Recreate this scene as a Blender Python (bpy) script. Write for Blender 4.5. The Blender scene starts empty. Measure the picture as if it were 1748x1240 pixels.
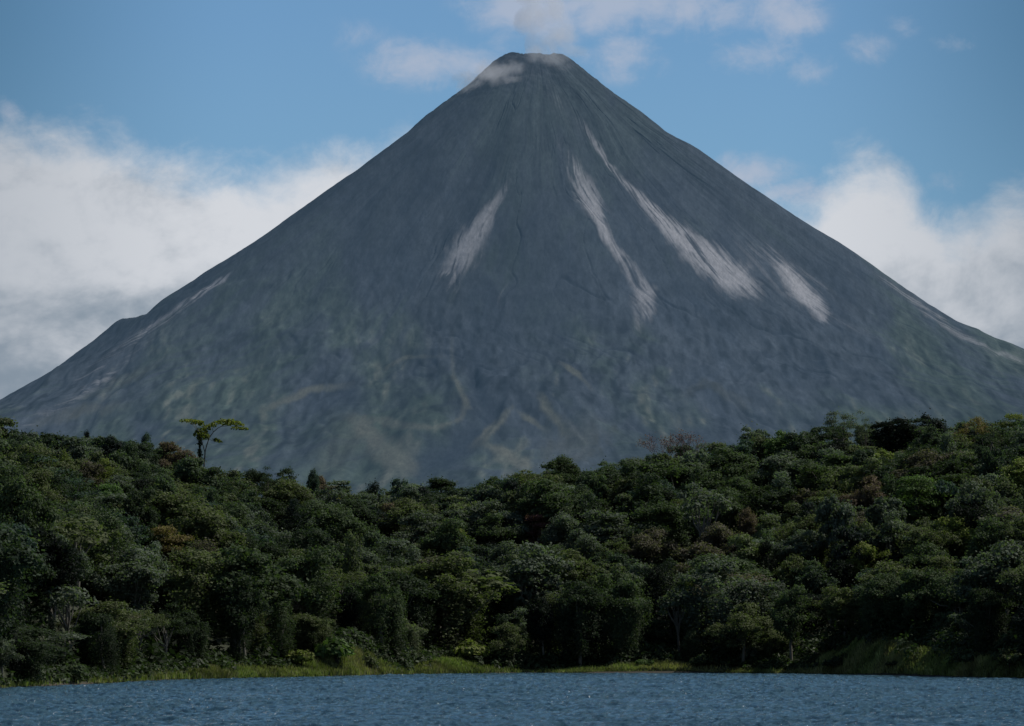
import bpy, math, random
import numpy as np
from mathutils import Vector

R = math.radians
rng = np.random.default_rng(11)
random.seed(11)
sc = bpy.context.scene
C = sc.collection

# ------------------------------------------------------------------ camera
CAMZ, FPX, PITCH = 8.0, 5700.0, math.atan(473 / 5700.0)
cp, sp_ = math.cos(PITCH), math.sin(PITCH)
cam = bpy.data.objects.new('camera', bpy.data.cameras.new('camera'))
C.objects.link(cam)
cam.location = (0, 0, CAMZ)
cam.rotation_euler = (R(90) + PITCH, 0, 0)
cam.data.sensor_width = 36
cam.data.lens = FPX / 1748 * 36
cam.data.clip_start = 1
cam.data.clip_end = 60000
sc.camera = cam
sc.view_settings.view_transform = 'Standard'
sc.view_settings.look = 'None'
sc.view_settings.exposure = 0
sc.cycles.max_bounces = 8
sc.cycles.diffuse_bounces = 2
sc.cycles.glossy_bounces = 2
sc.cycles.transmission_bounces = 2
sc.cycles.transparent_max_bounces = 4
sc.cycles.volume_bounces = 6
sc.cycles.sample_clamp_indirect = 4


def at(px, py, Y):
    """point at world depth Y seen at photo pixel"""
    a, b = (px - 874) / FPX, (620 - py) / FPX
    dx, dy, dz = a, cp - b * sp_, sp_ + b * cp
    t = Y / dy
    return dx * t, Y, CAMZ + dz * t


def proj(x, y, z):
    z = z - CAMZ
    d = y * cp + z * sp_
    return 874 + FPX * x / d, 620 - FPX * (-y * sp_ + z * cp) / d


# ------------------------------------------------------------------ numpy noise
_perm = np.random.default_rng(5).random(65536)


def vnoise(x, y, seed=0):
    xi, yi = np.floor(x).astype(np.int64), np.floor(y).astype(np.int64)
    fx, fy = x - xi, y - yi
    fx, fy = fx * fx * fx * (fx * (fx * 6 - 15) + 10), fy * fy * fy * (fy * (fy * 6 - 15) + 10)

    def h(a, b):
        return _perm[((a * 73856093) ^ (b * 19349663) ^ (seed * 83492791)) & 65535]
    a, b, c, d = h(xi, yi), h(xi + 1, yi), h(xi, yi + 1), h(xi + 1, yi + 1)
    return (a + (b - a) * fx) + ((c + (d - c) * fx) - (a + (b - a) * fx)) * fy


def fbm(x, y, o=4, seed=0, g=0.5):
    s, a, t = 0, 1.0, 0
    for i in range(o):
        s = s + a * (vnoise(x * 2 ** i + 17.3 * i, y * 2 ** i - 9.1 * i, seed + i) * 2 - 1)
        t += a
        a *= g
    return s / t


def ridged(x, y, o=4, seed=0):
    s, a, t = 0, 1.0, 0
    for i in range(o):
        s = s + a * (1 - np.abs(vnoise(x * 2 ** i + 3.7 * i, y * 2 ** i + 5.5 * i, seed + i) * 2 - 1) * 1.6)
        t += a
        a *= 0.5
    return s / t


def smooth(a, b, x):
    t = np.clip((x - a) / (b - a), 0, 1)
    return t * t * (3 - 2 * t)


# ------------------------------------------------------------------ object helpers
def tag(o, label=None, cat=None, group=None, kind=None):
    if label: o['label'] = label
    if cat: o['category'] = cat
    if group: o['group'] = group
    if kind: o['kind'] = kind
    return o


def mesh_np(name, verts, faces, mat=None, attrs=None, smooth_sh=False):
    """verts (N,3), faces (M,k) of one size"""
    verts = np.asarray(verts, dtype=np.float32)
    faces = np.asarray(faces, dtype=np.int32)
    me = bpy.data.meshes.new(name)
    me.vertices.add(len(verts))
    me.vertices.foreach_set('co', verts.ravel())
    k = faces.shape[1]
    me.loops.add(faces.size)
    me.loops.foreach_set('vertex_index', faces.ravel())
    me.polygons.add(len(faces))
    me.polygons.foreach_set('loop_start', np.arange(0, faces.size, k, dtype=np.int32))
    me.polygons.foreach_set('loop_total', np.full(len(faces), k, dtype=np.int32))
    if smooth_sh:
        me.polygons.foreach_set('use_smooth', np.ones(len(faces), dtype=bool))
    for an, (dom, typ, arr) in (attrs or {}).items():
        at_ = me.attributes.new(an, typ, dom)
        key = 'color' if typ == 'FLOAT_COLOR' else 'value'
        at_.data.foreach_set(key, np.asarray(arr, dtype=np.float32).ravel())
    me.update(calc_edges=True)
    if mat: me.materials.append(mat)
    return me


def link(name, me, parent=None, loc=None):
    o = bpy.data.objects.new(name, me)
    C.objects.link(o)
    if parent: o.parent = parent
    if loc is not None: o.location = loc
    return o


def grid_faces(nr, nc):
    i = np.arange((nr - 1) * (nc - 1))
    r, c = i // (nc - 1), i % (nc - 1)
    a = r * nc + c
    return np.stack([a, a + 1, a + nc + 1, a + nc], 1)


# ------------------------------------------------------------------ material helpers
def new_mat(name):
    m = bpy.data.materials.new(name)
    m.use_nodes = True
    nt = m.node_tree
    nt.nodes.clear()
    out = nt.nodes.new('ShaderNodeOutputMaterial')
    return m, nt, out


def N(nt, typ, **kw):
    n = nt.nodes.new(typ)
    for k, v in kw.items():
        if k.startswith('i_'):
            n.inputs[k[2:].replace('_', ' ')].default_value = v
        else:
            setattr(n, k, v)
    return n


def M(nt, op, a, b=None, c=None, clamp=False):
    n = nt.nodes.new('ShaderNodeMath')
    n.operation = op
    n.use_clamp = clamp
    for i, v in enumerate((a, b, c)):
        if v is None: continue
        if isinstance(v, (int, float)): n.inputs[i].default_value = v
        else: nt.links.new(v, n.inputs[i])
    return n.outputs[0]


def mixc(nt, f, a, b, typ='MIX'):
    n = nt.nodes.new('ShaderNodeMix')
    n.data_type = 'RGBA'
    n.blend_type = typ
    for i, v in ((0, f), (6, a), (7, b)):
        if isinstance(v, (int, float)): n.inputs[i].default_value = v
        elif isinstance(v, tuple): n.inputs[i].default_value = (*v[:3], 1)
        else: nt.links.new(v, n.inputs[i])
    return n.outputs[2]


def sstep(nt, x, a, b):
    n = nt.nodes.new('ShaderNodeMapRange')
    n.interpolation_type = 'SMOOTHSTEP'
    n.inputs[1].default_value, n.inputs[2].default_value = a, b
    n.inputs[3].default_value, n.inputs[4].default_value = 0, 1
    nt.links.new(x, n.inputs[0])
    return n.outputs[0]


# ------------------------------------------------------------------ light
SUN_EL, SUN_AZ = R(52), R(74)          # azimuth from +Y (view direction) towards +X
sun = bpy.data.objects.new('sun', bpy.data.lights.new('sun', 'SUN'))
C.objects.link(sun)
sun.data.energy = 3.4
sun.data.angle = R(0.5)
sun.data.color = (1.0, 0.95, 0.86)
sdir = Vector((math.sin(SUN_AZ) * math.cos(SUN_EL), math.cos(SUN_AZ) * math.cos(SUN_EL), math.sin(SUN_EL)))
sun.rotation_euler = sdir.to_track_quat('Z', 'Y').to_euler()


# ------------------------------------------------------------------ world: nishita + low sky + clouds
def build_world():
    w = bpy.data.worlds.new('World')
    sc.world = w
    w.use_nodes = True
    nt = w.node_tree
    nt.nodes.clear()
    L = nt.links.new
    out = N(nt, 'ShaderNodeOutputWorld')
    sky = N(nt, 'ShaderNodeTexSky', sky_type='NISHITA')
    sky.sun_disc = False
    sky.sun_elevation = SUN_EL
    sky.sun_rotation = SUN_AZ
    sky.altitude = 500
    bg1 = N(nt, 'ShaderNodeBackground', i_Strength=0.055)
    L(sky.outputs[0], bg1.inputs[0])

    tc = N(nt, 'ShaderNodeTexCoord')
    sx = N(nt, 'ShaderNodeSeparateXYZ')
    L(tc.outputs['Generated'], sx.inputs[0])
    X, Y, Z = sx.outputs
    yy = M(nt, 'MAXIMUM', Y, 0.08)
    u = M(nt, 'DIVIDE', X, yy)
    v = M(nt, 'DIVIDE', Z, yy)

    def uv(px, py):
        x, y, z = at(px, py, 1000)
        return x / 1000, (z - CAMZ) / 1000
    # gradient: near-horizon to higher, in v
    ramp = N(nt, 'ShaderNodeValToRGB')
    L(M(nt, 'MULTIPLY', v, 3.0), ramp.inputs[0])
    cr = ramp.color_ramp
    stops = [(0.0, (.23, .38, .53)), (0.30, (.215, .395, .565)), (0.42, (.190, .370, .565)), (0.56, (.160, .325, .545)), (1.0, (.10, .22, .42))]
    while len(cr.elements) < len(stops): cr.elements.new(0.5)
    for e, (p, c) in zip(cr.elements, stops):
        e.position = p
        e.color = (*c, 1)
    # darker towards the two sides of the opening
    side = sstep(nt, M(nt, 'ABSOLUTE', u), 0.075, 0.19)
    high = sstep(nt, v, 0.06, 0.2)
    base = mixc(nt, M(nt, 'MULTIPLY', side, M(nt, 'ADD', M(nt, 'MULTIPLY', high, 0.6), 0.12)), ramp.outputs[0], (.045, .13, .22))

    vec = N(nt, 'ShaderNodeCombineXYZ')
    L(u, vec.inputs[0]); L(v, vec.inputs[1]); vec.inputs[2].default_value = 0.37

    def noise(scale, detail=7, rough=0.6, dist=0.0, off=(0, 0, 0), stretch=(1, 1, 1)):
        mp = N(nt, 'ShaderNodeMapping')
        mp.inputs['Location'].default_value = off
        mp.inputs['Scale'].default_value = stretch
        L(vec.outputs[0], mp.inputs[0])
        n = N(nt, 'ShaderNodeTexNoise', i_Scale=scale, i_Detail=detail, i_Roughness=rough, i_Distortion=dist)
        L(mp.outputs[0], n.inputs[0])
        return n.outputs[0]
    n1 = noise(42, 8, 0.62, 0.3, stretch=(1, 1.35, 1))
    n2 = noise(14, 5, 0.55, 0.2, (3, 1, 0), (1, 1.5, 1))
    n3 = noise(90, 6, 0.65, 0.6, (1, 5, 0))
    # bank top edge (float curve over u)
    edge_pts = [(-300, 190), (0, 200), (60, 214), (100, 226), (200, 238), (240, 258), (300, 268), (400, 272), (520, 270), (570, 262),
                (620, 258), (650, 250), (690, 224), (720, 232), (900, 300), (1180, 320), (1300, 345), (1360, 368), (1395, 345), (1415, 300),
                (1440, 283), (1480, 268), (1530, 276), (1560, 292), (1578, 326), (1600, 352), (1640, 366), (1680, 352), (1700, 333), (1748, 322), (2000, 330)]
    U0, U1 = -0.22, 0.22
    fc = N(nt, 'ShaderNodeFloatCurve')
    L(M(nt, 'DIVIDE', M(nt, 'SUBTRACT', u, U0), U1 - U0), fc.inputs[1])
    cv = fc.mapping.curves[0]
    pts = [((uv(a, b)[0] - U0) / (U1 - U0), uv(a, b)[1] / 0.25) for a, b in edge_pts]
    pts = [(min(max(a, 0), 1), b) for a, b in pts]
    cv.points[0].location = pts[0]
    cv.points[1].location = pts[-1]
    for p_ in pts[1:-1]: cv.points.new(*p_)
    fc.mapping.update()
    edge = M(nt, 'MULTIPLY', fc.outputs[0], 0.25)
    rough_edge = M(nt, 'ADD', M(nt, 'MULTIPLY', M(nt, 'SUBTRACT', n1, 0.5), 0.028), M(nt, 'MULTIPLY', M(nt, 'SUBTRACT', n3, 0.5), 0.010))
    d = M(nt, 'SUBTRACT', M(nt, 'ADD', edge, rough_edge), v)      # >0 inside the bank
    bank = sstep(nt, d, -0.006, 0.014)

    # wisps higher up: soft blobs broken by noise   (px, py, rx, ry, gain)
    blobs = [(905, 15, 90, 60, 1.2), (1060, 8, 160, 50, 1.0), (1070, 95, 60, 40, 0.85), (1200, 15, 130, 50, 0.95), (1330, 20, 65, 55, 0.95), (1290, 95, 75, 36, 0.8),
             (1385, 120, 50, 28, 0.8), (1480, 85, 42, 26, 0.7), (1630, 75, 36, 20, 0.75), (1545, 40, 30, 25, 0.35),
             (735, 108, 95, 40, 0.85), (1275, 295, 75, 30, 0.85), (1360, 325, 60, 20, 0.7), (1610, 310, 55, 28, 0.35), (12, 190, 26, 22, 0.85), (610, 60, 60, 30, .25)]
    tot = None
    for (bx, by, rx, ry, g) in blobs:
        cu, cvv = uv(bx, by)
        a = M(nt, 'MULTIPLY', M(nt, 'SUBTRACT', u, cu), FPX / rx)
        b = M(nt, 'MULTIPLY', M(nt, 'SUBTRACT', v, cvv), FPX / ry)
        r2 = M(nt, 'ADD', M(nt, 'MULTIPLY', a, a), M(nt, 'MULTIPLY', b, b))
        e = M(nt, 'MULTIPLY', M(nt, 'POWER', 2.718, M(nt, 'MULTIPLY', r2, -0.9)), g)
        tot = e if tot is None else M(nt, 'MAXIMUM', tot, e)
    nmix = M(nt, 'ADD', M(nt, 'MULTIPLY', n1, 0.7), M(nt, 'MULTIPLY', n3, 0.35))
    wisp = sstep(nt, M(nt, 'ADD', tot, M(nt, 'MULTIPLY', M(nt, 'SUBTRACT', nmix, 0.50), 2.8)), 0.15, 1.2)
    wisp = M(nt, 'MULTIPLY', M(nt, 'MULTIPLY', wisp, 0.72), sstep(nt, tot, 0.02, 0.3))

    # cloud light: bright near the lit tops, greyer folds below
    r1 = noise(24, 6, .58, .25, (0, 0, 0), (1, 1.4, 1))
    r2 = noise(24, 6, .58, .25, (-.0035, -.006, 0), (1, 1.4, 1))
    relief = M(nt, 'SUBTRACT', r1, r2)
    lit = M(nt, 'ADD', M(nt, 'MULTIPLY', n2, 1.5), M(nt, 'MULTIPLY', n1, 0.45))
    lit = M(nt, 'ADD', lit, M(nt, 'MULTIPLY', relief, 2.5))
    def vband(py_lo, py_hi):
        return uv(0, py_lo)[1], uv(0, py_hi)[1]
    lo, hi = vband(700, 380)
    grad = sstep(nt, v, lo, hi)
    g0, g1 = uv(0, 545)[1], uv(0, 495)[1]
    fold = M(nt, 'MULTIPLY', sstep(nt, v, uv(0, 560)[1], uv(0, 520)[1]), M(nt, 'SUBTRACT', 1.0, sstep(nt, v, uv(0, 515)[1], uv(0, 455)[1])))
    fold = M(nt, 'MULTIPLY', fold, sstep(nt, M(nt, 'MULTIPLY', u, -1.0), -0.02, 0.06))
    lit = M(nt, 'ADD', M(nt, 'MULTIPLY', lit, 0.62), M(nt, 'MULTIPLY', grad, 0.52))
    lit = M(nt, 'SUBTRACT', lit, M(nt, 'MULTIPLY', fold, 0.26))
    litf = sstep(nt, lit, 0.45, 1.2)
    ccol = mixc(nt, litf, (.260, .315, .378), (.66, .68, .72))
    # sides a little darker
    ccol = mixc(nt, M(nt, 'MULTIPLY', side, 0.42), ccol, (.16, .21, .27))
    c1 = mixc(nt, M(nt, 'MULTIPLY', bank, 0.97), base, ccol)
    c2 = mixc(nt, wisp, c1, mixc(nt, M(nt, 'MULTIPLY', side, 0.4), (.46, .50, .60), (.2, .28, .38)))
    bg2 = N(nt, 'ShaderNodeBackground', i_Strength=1.0)
    L(c2, bg2.inputs[0])
    # join with the physical sky higher up and behind
    mask = M(nt, 'MULTIPLY', M(nt, 'SUBTRACT', 1.0, sstep(nt, Z, 0.24, 0.5)), sstep(nt, Y, 0.15, 0.5))
    ms = N(nt, 'ShaderNodeMixShader')
    L(mask, ms.inputs[0]); L(bg1.outputs[0], ms.inputs[1]); L(bg2.outputs[0], ms.inputs[2])
    L(ms.outputs[0], out.inputs[0])


build_world()

# ------------------------------------------------------------------ terrain height
SHORE = [(-300, 1200), (0, 1175), (100, 1171), (200, 1166), (300, 1161), (450, 1157), (600, 1154), (750, 1150.5), (900, 1149), (1200, 1149), (1400, 1151), (1600, 1155), (1748, 1159), (2100, 1172)]
_sx, _sy = [], []
for a, b in SHORE:
    dz = ((620 - b) / FPX * cp + sp_)
    dy = cp - (620 - b) / FPX * sp_
    Yd = -CAMZ * dy / dz
    _sx.append((a - 874) / FPX * Yd / dy)
    _sy.append(Yd)
_sx, _sy = np.array(_sx), np.array(_sy)
_sx = np.concatenate([[-400], _sx, [400]]); _sy = np.concatenate([[120], _sy, [250]])
SKYL = [(-250, 720), (0, 733), (50, 742), (110, 750), (150, 738), (200, 752), (250, 748), (300, 775), (350, 795), (400, 808), (440, 800), (480, 812), (500, 828), (530, 812), (580, 820), (620, 832),
        (680, 822), (760, 825), (850, 815), (890, 800), (950, 785), (1010, 790), (1050, 785), (1100, 778), (1160, 766), (1210, 758), (1260, 745), (1310, 740), (1370, 735), (1400, 722), (1430, 715),
        (1480, 722), (1540, 722), (1600, 722), (1660, 715), (1748, 712), (2050, 700)]
_kx = np.array([a for a, b in SKYL], float); _ky = np.array([b for a, b in SKYL], float)
RIDGE = 1090.0
CANOPY = 15.0


def shore_y(x): return np.interp(x, _sx, _sy)
def skyline(px): return np.interp(px, _kx, _ky)


def ground(x, y):
    x = np.asarray(x, float); y = np.asarray(y, float)
    s = y - shore_y(x) + 5.0 * fbm(x / 30, y / 60, 3, 40) - 1.0
    px = 874 + FPX * x / RIDGE
    rz = np.array(at(0, skyline(px), RIDGE)[2]) - CANOPY
    xs = np.clip(s / (RIDGE - shore_y(x)), 0, 1)
    z = 0.25 + rz * (0.9 * xs ** 1.12 + 0.1 * xs * xs)
    z += np.clip(s / 60, 0, 1) * 3.5 * fbm(x / 45, y / 45, 3, 3) * (1 - smooth(0.8, 1, xs))
    # grassy mounds at the water
    for (mpx, w, h_, dep) in MOUNDS:
        mx = (mpx - 874) / FPX * MY[mpx]
        z += h_ * np.exp(-((x - mx) / w) ** 2) * smooth(0, dep, s) * (1 - smooth(dep * 2, dep * 4, s))
    z = np.where(s < 0, -3 + 3.25 * np.exp(s / 2.0), z)
    back = smooth(RIDGE + 10, RIDGE + 500, y)
    z = z * (1 - back) + back * 22.0
    return z


MOUNDS = [(1515, 9.0, 3.8, 14), (1670, 12, 2.0, 13), (590, 8, 3.6, 12), (770, 7, 1.8, 9), (40, 9, 1.0, 10), (1120, 6, .7, 7)]
MY = {m[0]: float(np.interp((m[0] - 874) / FPX * 770, _sx, _sy)) for m in MOUNDS}


def mat_ground():
    m, nt, out = new_mat('earth_and_leaf_litter')
    b = N(nt, 'ShaderNodeBsdfPrincipled', i_Roughness=0.95)
    tc = N(nt, 'ShaderNodeTexCoord')
    n = N(nt, 'ShaderNodeTexNoise', i_Scale=0.25, i_Detail=8)
    nt.links.new(tc.outputs['Object'], n.inputs[0])
    c = mixc(nt, n.outputs[0], (.012, .016, .008), (.035, .045, .018))
    sx = N(nt, 'ShaderNodeSeparateXYZ')
    nt.links.new(tc.outputs['Object'], sx.inputs[0])
    low = M(nt, 'SUBTRACT', 1.0, sstep(nt, sx.outputs[2], 0.15, 0.55))
    c2 = mixc(nt, low, c, (.05, .04, .03))
    nt.links.new(c2, b.inputs['Base Color'])
    nt.links.new(b.outputs[0], out.inputs[0])
    return m


xs = np.concatenate([-np.geomspace(9000, 320, 14), np.arange(-300, 301, 2.5), np.geomspace(320, 9000, 14)])
ys = np.concatenate([np.linspace(100, 480, 20)[:-1], np.arange(480, 1140, 2.5), np.geomspace(1145, 14000, 30)])
gx, gy = np.meshgrid(xs, ys)
gz = ground(gx, gy)
me = mesh_np('ground', np.stack([gx, gy, gz], -1).reshape(-1, 3), grid_faces(len(ys), len(xs)), mat_ground(), smooth_sh=True)
tag(link('ground', me), 'dark forest floor rising from the lake shore to the ridge', kind='structure')


# ------------------------------------------------------------------ water
def mat_water():
    m, nt, out = new_mat('lake_water')
    b = N(nt, 'ShaderNodeBsdfPrincipled', i_Roughness=0.07, i_IOR=1.33)
    b.inputs['Base Color'].default_value = (.034, .098, .150, 1)
    tc = N(nt, 'ShaderNodeTexCoord')
    n = N(nt, 'ShaderNodeTexNoise', i_Scale=2.2, i_Detail=6, i_Roughness=0.68, i_Distortion=0.4)
    nt.links.new(tc.outputs['Object'], n.inputs[0])
    bp = N(nt, 'ShaderNodeBump', i_Strength=1.0, i_Distance=0.8)
    nt.links.new(n.outputs[0], bp.inputs['Height'])
    nt.links.new(bp.outputs[0], b.inputs['Normal'])
    # white sun glints and dark ripple dashes painted into the water colour
    def nz(sx_, sy_, det, rgh):
        mp = N(nt, 'ShaderNodeMapping'); mp.inputs['Scale'].default_value = (sx_, sy_, 1)
        nt.links.new(tc.outputs['Object'], mp.inputs[0])
        q = N(nt, 'ShaderNodeTexNoise', i_Scale=1.0, i_Detail=det, i_Roughness=rgh)
        nt.links.new(mp.outputs[0], q.inputs[0])
        return q.outputs[0]
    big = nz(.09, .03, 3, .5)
    glints = M(nt, 'MULTIPLY', sstep(nt, M(nt, 'ADD', nz(2.3, .42, 3, .6), M(nt, 'MULTIPLY', M(nt, 'SUBTRACT', big, .5), .25)), .70, .75), .85)
    dark = sstep(nt, nz(.85, .16, 4, .6), .40, .66)
    c = mixc(nt, dark, (.072, .158, .220), (.022, .068, .112))
    c = mixc(nt, glints, c, (.75, .80, .85))
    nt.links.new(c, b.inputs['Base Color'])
    nt.links.new(b.outputs[0], out.inputs[0])
    return m


def build_water():
    rows = [260.0]
    while rows[-1] < 850: rows.append(rows[-1] + 0.45 + (rows[-1] - 260) * 0.0012)
    rows = np.array([-200, 0, 60, 120, 180, 220, 240] + rows + [900, 1200]) if False else np.concatenate([[-300, 0, 80, 160, 220, 245], rows, [900, 1100]])
    nc = 680
    tcol = np.linspace(-1, 1, nc)
    xx = tcol[None, :] * (0.175 * np.clip(rows, 260, None))[:, None]
    xx[:, 0] = -2500; xx[:, -1] = 2500
    yyv = np.repeat(rows[:, None], nc, 1)
    z = np.zeros_like(xx)
    r2 = np.random.default_rng(3)
    for i in range(46):
        lam = 0.6 * (5.0 / 0.6) ** r2.random()
        ang = R(-97) + r2.normal() * 0.45
        k = 2 * math.pi / lam
        a = 0.0145 * lam ** 0.85
        ph = k * (xx * math.cos(ang) + yyv * math.sin(ang)) + r2.random() * 6.28
        z += a * (np.sin(ph) + 0.25 * np.sin(2 * ph + 0.6))
    gust = 0.65 + 0.75 * vnoise(xx / 22, yyv / 40, 9)
    z *= gust
    z *= 1 - 0.75 * smooth(-35, -3, yyv - shore_y(xx))
    z[:6] = 0; z[-2:] = 0; z[:, 0] = 0; z[:, -1] = 0
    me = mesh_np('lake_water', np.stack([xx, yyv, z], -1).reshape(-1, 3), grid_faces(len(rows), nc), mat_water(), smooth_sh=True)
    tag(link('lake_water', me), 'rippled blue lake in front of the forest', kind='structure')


build_water()

# ------------------------------------------------------------------ volcano
VY = 6000.0
VX = at(915, 92, VY)[0]
LEFT = [(865, 92), (850, 99), (830, 114), (800, 142), (760, 171), (720, 201), (690, 229), (650, 258), (600, 297), (550, 332), (500, 368), (450, 405), (400, 437), (350, 467), (300, 500), (250, 531),
        (228, 542), (205, 546), (188, 559), (150, 590), (100, 625), (50, 652), (0, 680), (-80, 716), (-200, 760), (-500, 840), (-1000, 930), (-1800, 1010), (-2600, 1060)]
RIGHT = [(966, 97), (985, 109), (1020, 136), (1050, 160), (1100, 196), (1150, 237), (1190, 258), (1205, 268), (1250, 300), (1300, 335), (1370, 381), (1450, 430), (1500, 465), (1550, 501), (1600, 535),
         (1650, 564), (1700, 586), (1748, 603), (1850, 640), (2000, 690), (2300, 775), (2800, 870), (3500, 970), (4400, 1050)]


def build_volcano():
    def prof(pts):
        r = [abs(at(a, b, VY)[0] - VX) for a, b in pts]
        z = [at(a, b, VY)[2] for a, b in pts]
        return np.array([0] + r), np.array([z[0]] + z)
    rl, zl = prof(LEFT)
    rr, zr = prof(RIGHT)
    rad = np.concatenate([np.arange(0, 1300, 2.3), np.arange(1300, 2600, 4.0), np.geomspace(2610, 3600, 40)])
    th_front = np.linspace(R(-188), R(8), 1550)
    th = np.concatenate([th_front, np.linspace(R(8), R(172), 90)[1:-1], [R(172)]])
    T, Rr = np.meshgrid(th, rad)
    # fit the two flank profiles so that the seen outline (perspective included) is the photographed one
    rs = np.arange(0, 3700, 6.0)
    zm = 0.5 * (np.interp(rs, rl, zl) + np.interp(rs, rr, zr))
    ker = np.ones(41) / 41
    zp = np.convolve(np.pad(zm, 20, mode='edge'), ker, 'valid')
    zp = np.convolve(np.pad(zp, 20, mode='edge'), ker, 'valid')
    mixr = smooth(60, 260, rs)
    zp = zm * (1 - mixr) + zp * mixr
    Lp, Rp = np.interp(rs, rl, zl), np.interp(rs, rr, zr)
    tt = np.linspace(R(-200), R(20), 330)
    TT, RR = np.meshgrid(tt, np.arange(30, 2400, 4.0))
    tgt_px = np.array([a for a, b in LEFT[::-1]] + [a for a, b in RIGHT], float)
    tgt_py = np.array([b for a, b in LEFT[::-1]] + [b for a, b in RIGHT], float)
    for it in range(6):
        w_ = smooth(0, 1, 0.5 + 0.5 * np.cos(TT)); f_ = smooth(0.3, 0.9, np.abs(np.sin(TT)))
        ZZ = (np.interp(RR, rs, Lp) * (1 - w_) + np.interp(RR, rs, Rp) * w_) * (1 - f_) + np.interp(RR, rs, zp) * f_
        ax, ay = proj(VX + RR * np.cos(TT), VY + RR * np.sin(TT), ZZ)
        bins = np.arange(-300, 2100, 8)
        ii = np.clip(((ax + 300) / 8).astype(int), 0, len(bins) - 1)
        mn = np.full(len(bins), 1e9)
        np.minimum.at(mn, ii.ravel(), ay.ravel())
        err = np.convolve(np.pad(np.where(mn < 1e8, mn - np.interp(bins + 4, tgt_px, tgt_py), 0), 2, mode='edge'), np.ones(5) / 5, 'valid')      # <0: too high
        el = np.interp(915 - rs / 1.0526, bins + 4, err); er = np.interp(915 + rs / 1.0526, bins + 4, err)
        Lp = Lp + smooth(50, 130, rs) * el * 0.6; Rp = Rp + smooth(50, 130, rs) * er * 0.6
    w = 0.5 + 0.5 * np.cos(T)
    w = smooth(0.0, 1.0, w)
    ZL, ZR = np.interp(Rr, rs, Lp), np.interp(Rr, rs, Rp)
    ZF = np.interp(Rr, rs, zp)
    ct, st = np.cos(T), np.sin(T)
    fw = smooth(0.3, 0.9, np.abs(st))
    Z = (ZL * (1 - w) + ZR * w) * (1 - fw) + ZF * fw
    # periodic noise domain on the cone: use unrolled arc with fixed angular frequency
    front = smooth(0.02, 0.35, -st) + smooth(0.02, 0.35, st)     # calm near the two side outlines
    front = 0.22 + 0.78 * np.clip(front, 0, 1)
    wob = 0.25 * fbm(ct * 2 + 5, Rr / 420, 3, 21)
    A = (T + wob * 0.5)
    patch = smooth(-0.25, 0.35, fbm(A * 5 + 3, Rr / 260, 3, 33))
    gul = 8 + fbm(A * 4.2, Rr / 800, 3, 31) * 15 + (ridged(A * 17 + 4, Rr / 420, 3, 35) - .4) * 2.6 * patch + fbm(A * 52, Rr / 110, 3, 41) * 0.8
    amp = smooth(20, 350, Rr)
    Z += (gul - 8) * amp * front
    X0, Y0 = VX + Rr * ct, VY + Rr * st
    # lower lava lobes and vegetated hummocks
    low = smooth(520, 1100, Rr) * smooth(0.05, .5, -st)
    Z0 = Z.copy()
    qx = X0 + 42 * fbm(X0 / 170, Z0 / 120, 3, 151)
    qz = Z0 * 1.1 + 26 * fbm(X0 / 170 + 9, Z0 / 130, 3, 153)
    lob = ridged(qx / 210 + 7, qz / 260, 4, 51)
    Z += low * (20 * (lob - 0.4) + 4 * (ridged(qx / 75, qz / 110, 3, 55) - .4))
    Z += low * 1.2 * fbm(qx / 30, qz / 34, 3, 59)
    Z += smooth(150, 900, Rr) * front * (.8 * fbm(X0 / 17, Z0 / 24, 4, 61))
    g1 = np.abs(fbm(A * 12 + 2 + .35 * fbm(A * 30, Rr / 90, 2, 163), Rr / 520, 3, 161))
    p1 = smooth(0.0, 0.35, fbm(A * 4 + 9, Rr / 330, 3, 165))
    chan = smooth(.05, .0, g1) * p1 * smooth(60, 220, Rr)
    g2 = np.abs(fbm(A * 34 + 8, Rr / 240, 3, 167))
    p2 = smooth(-.05, 0.35, fbm(A * 9 + 1, Rr / 210, 3, 169))
    chan2 = smooth(.05, .0, g2) * p2 * smooth(60, 220, Rr)
    g3 = np.abs(fbm(qx / 130, qz / 200, 4, 171))
    chan3 = smooth(.05, .0, g3) * low
    Z -= (chan * 2.4 + chan2 * 1.2 + chan3 * 2) * front
    Z += (1 + 3.4 * (1 - front)) * smooth(30, 120, Rr) * fbm(T * 26, Rr / 26, 4, 173)
    # crater rim
    rim = smooth(62, 30, Rr)
    Z -= rim * 14 * smooth(45, 5, Rr)
    Z += (smooth(90, 50, Rr) * smooth(20, 48, Rr)) * (5.5 * fbm(X0 / 13, Y0 / 13, 4, 71)) * (0.4 + 0.6 * front)
    Z -= smooth(140, 60, Rr) * smooth(25, 60, Rr) * 10 * smooth(0.3, 0.9, -st)
    Z += smooth(20, 60, Rr) * smooth(300, 80, Rr) * 2.5 * fbm(X0 / 11, Y0 / 11, 3, 73)

    # explicit lava lobes running over the lower flank, drawn along centre lines on the slope
    PX, PY = proj(X0, Y0, Z)
    facing = st < 0.15

    def line(pts, px, py):
        """distance to a polyline (t: 0..1 along it), width interpolated"""
        best = np.full(px.shape, 1e9); tt = np.zeros(px.shape); ww = np.ones(px.shape); II = np.zeros(px.shape)
        side = np.zeros(px.shape)
        for (a, b) in zip(pts[:-1], pts[1:]):
            dx, dy = b[0] - a[0], b[1] - a[1]
            l2 = dx * dx + dy * dy
            t = np.clip(((px - a[0]) * dx + (py - a[1]) * dy) / l2, 0, 1)
            d = np.hypot(px - a[0] - t * dx, py - a[1] - t * dy)
            wv = a[2] + t * (b[2] - a[2])
            q = d / wv
            up = q < best
            best = np.where(up, q, best)
            II = np.where(up, a[3] + t * (b[3] - a[3]), II)
        return best, II
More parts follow.
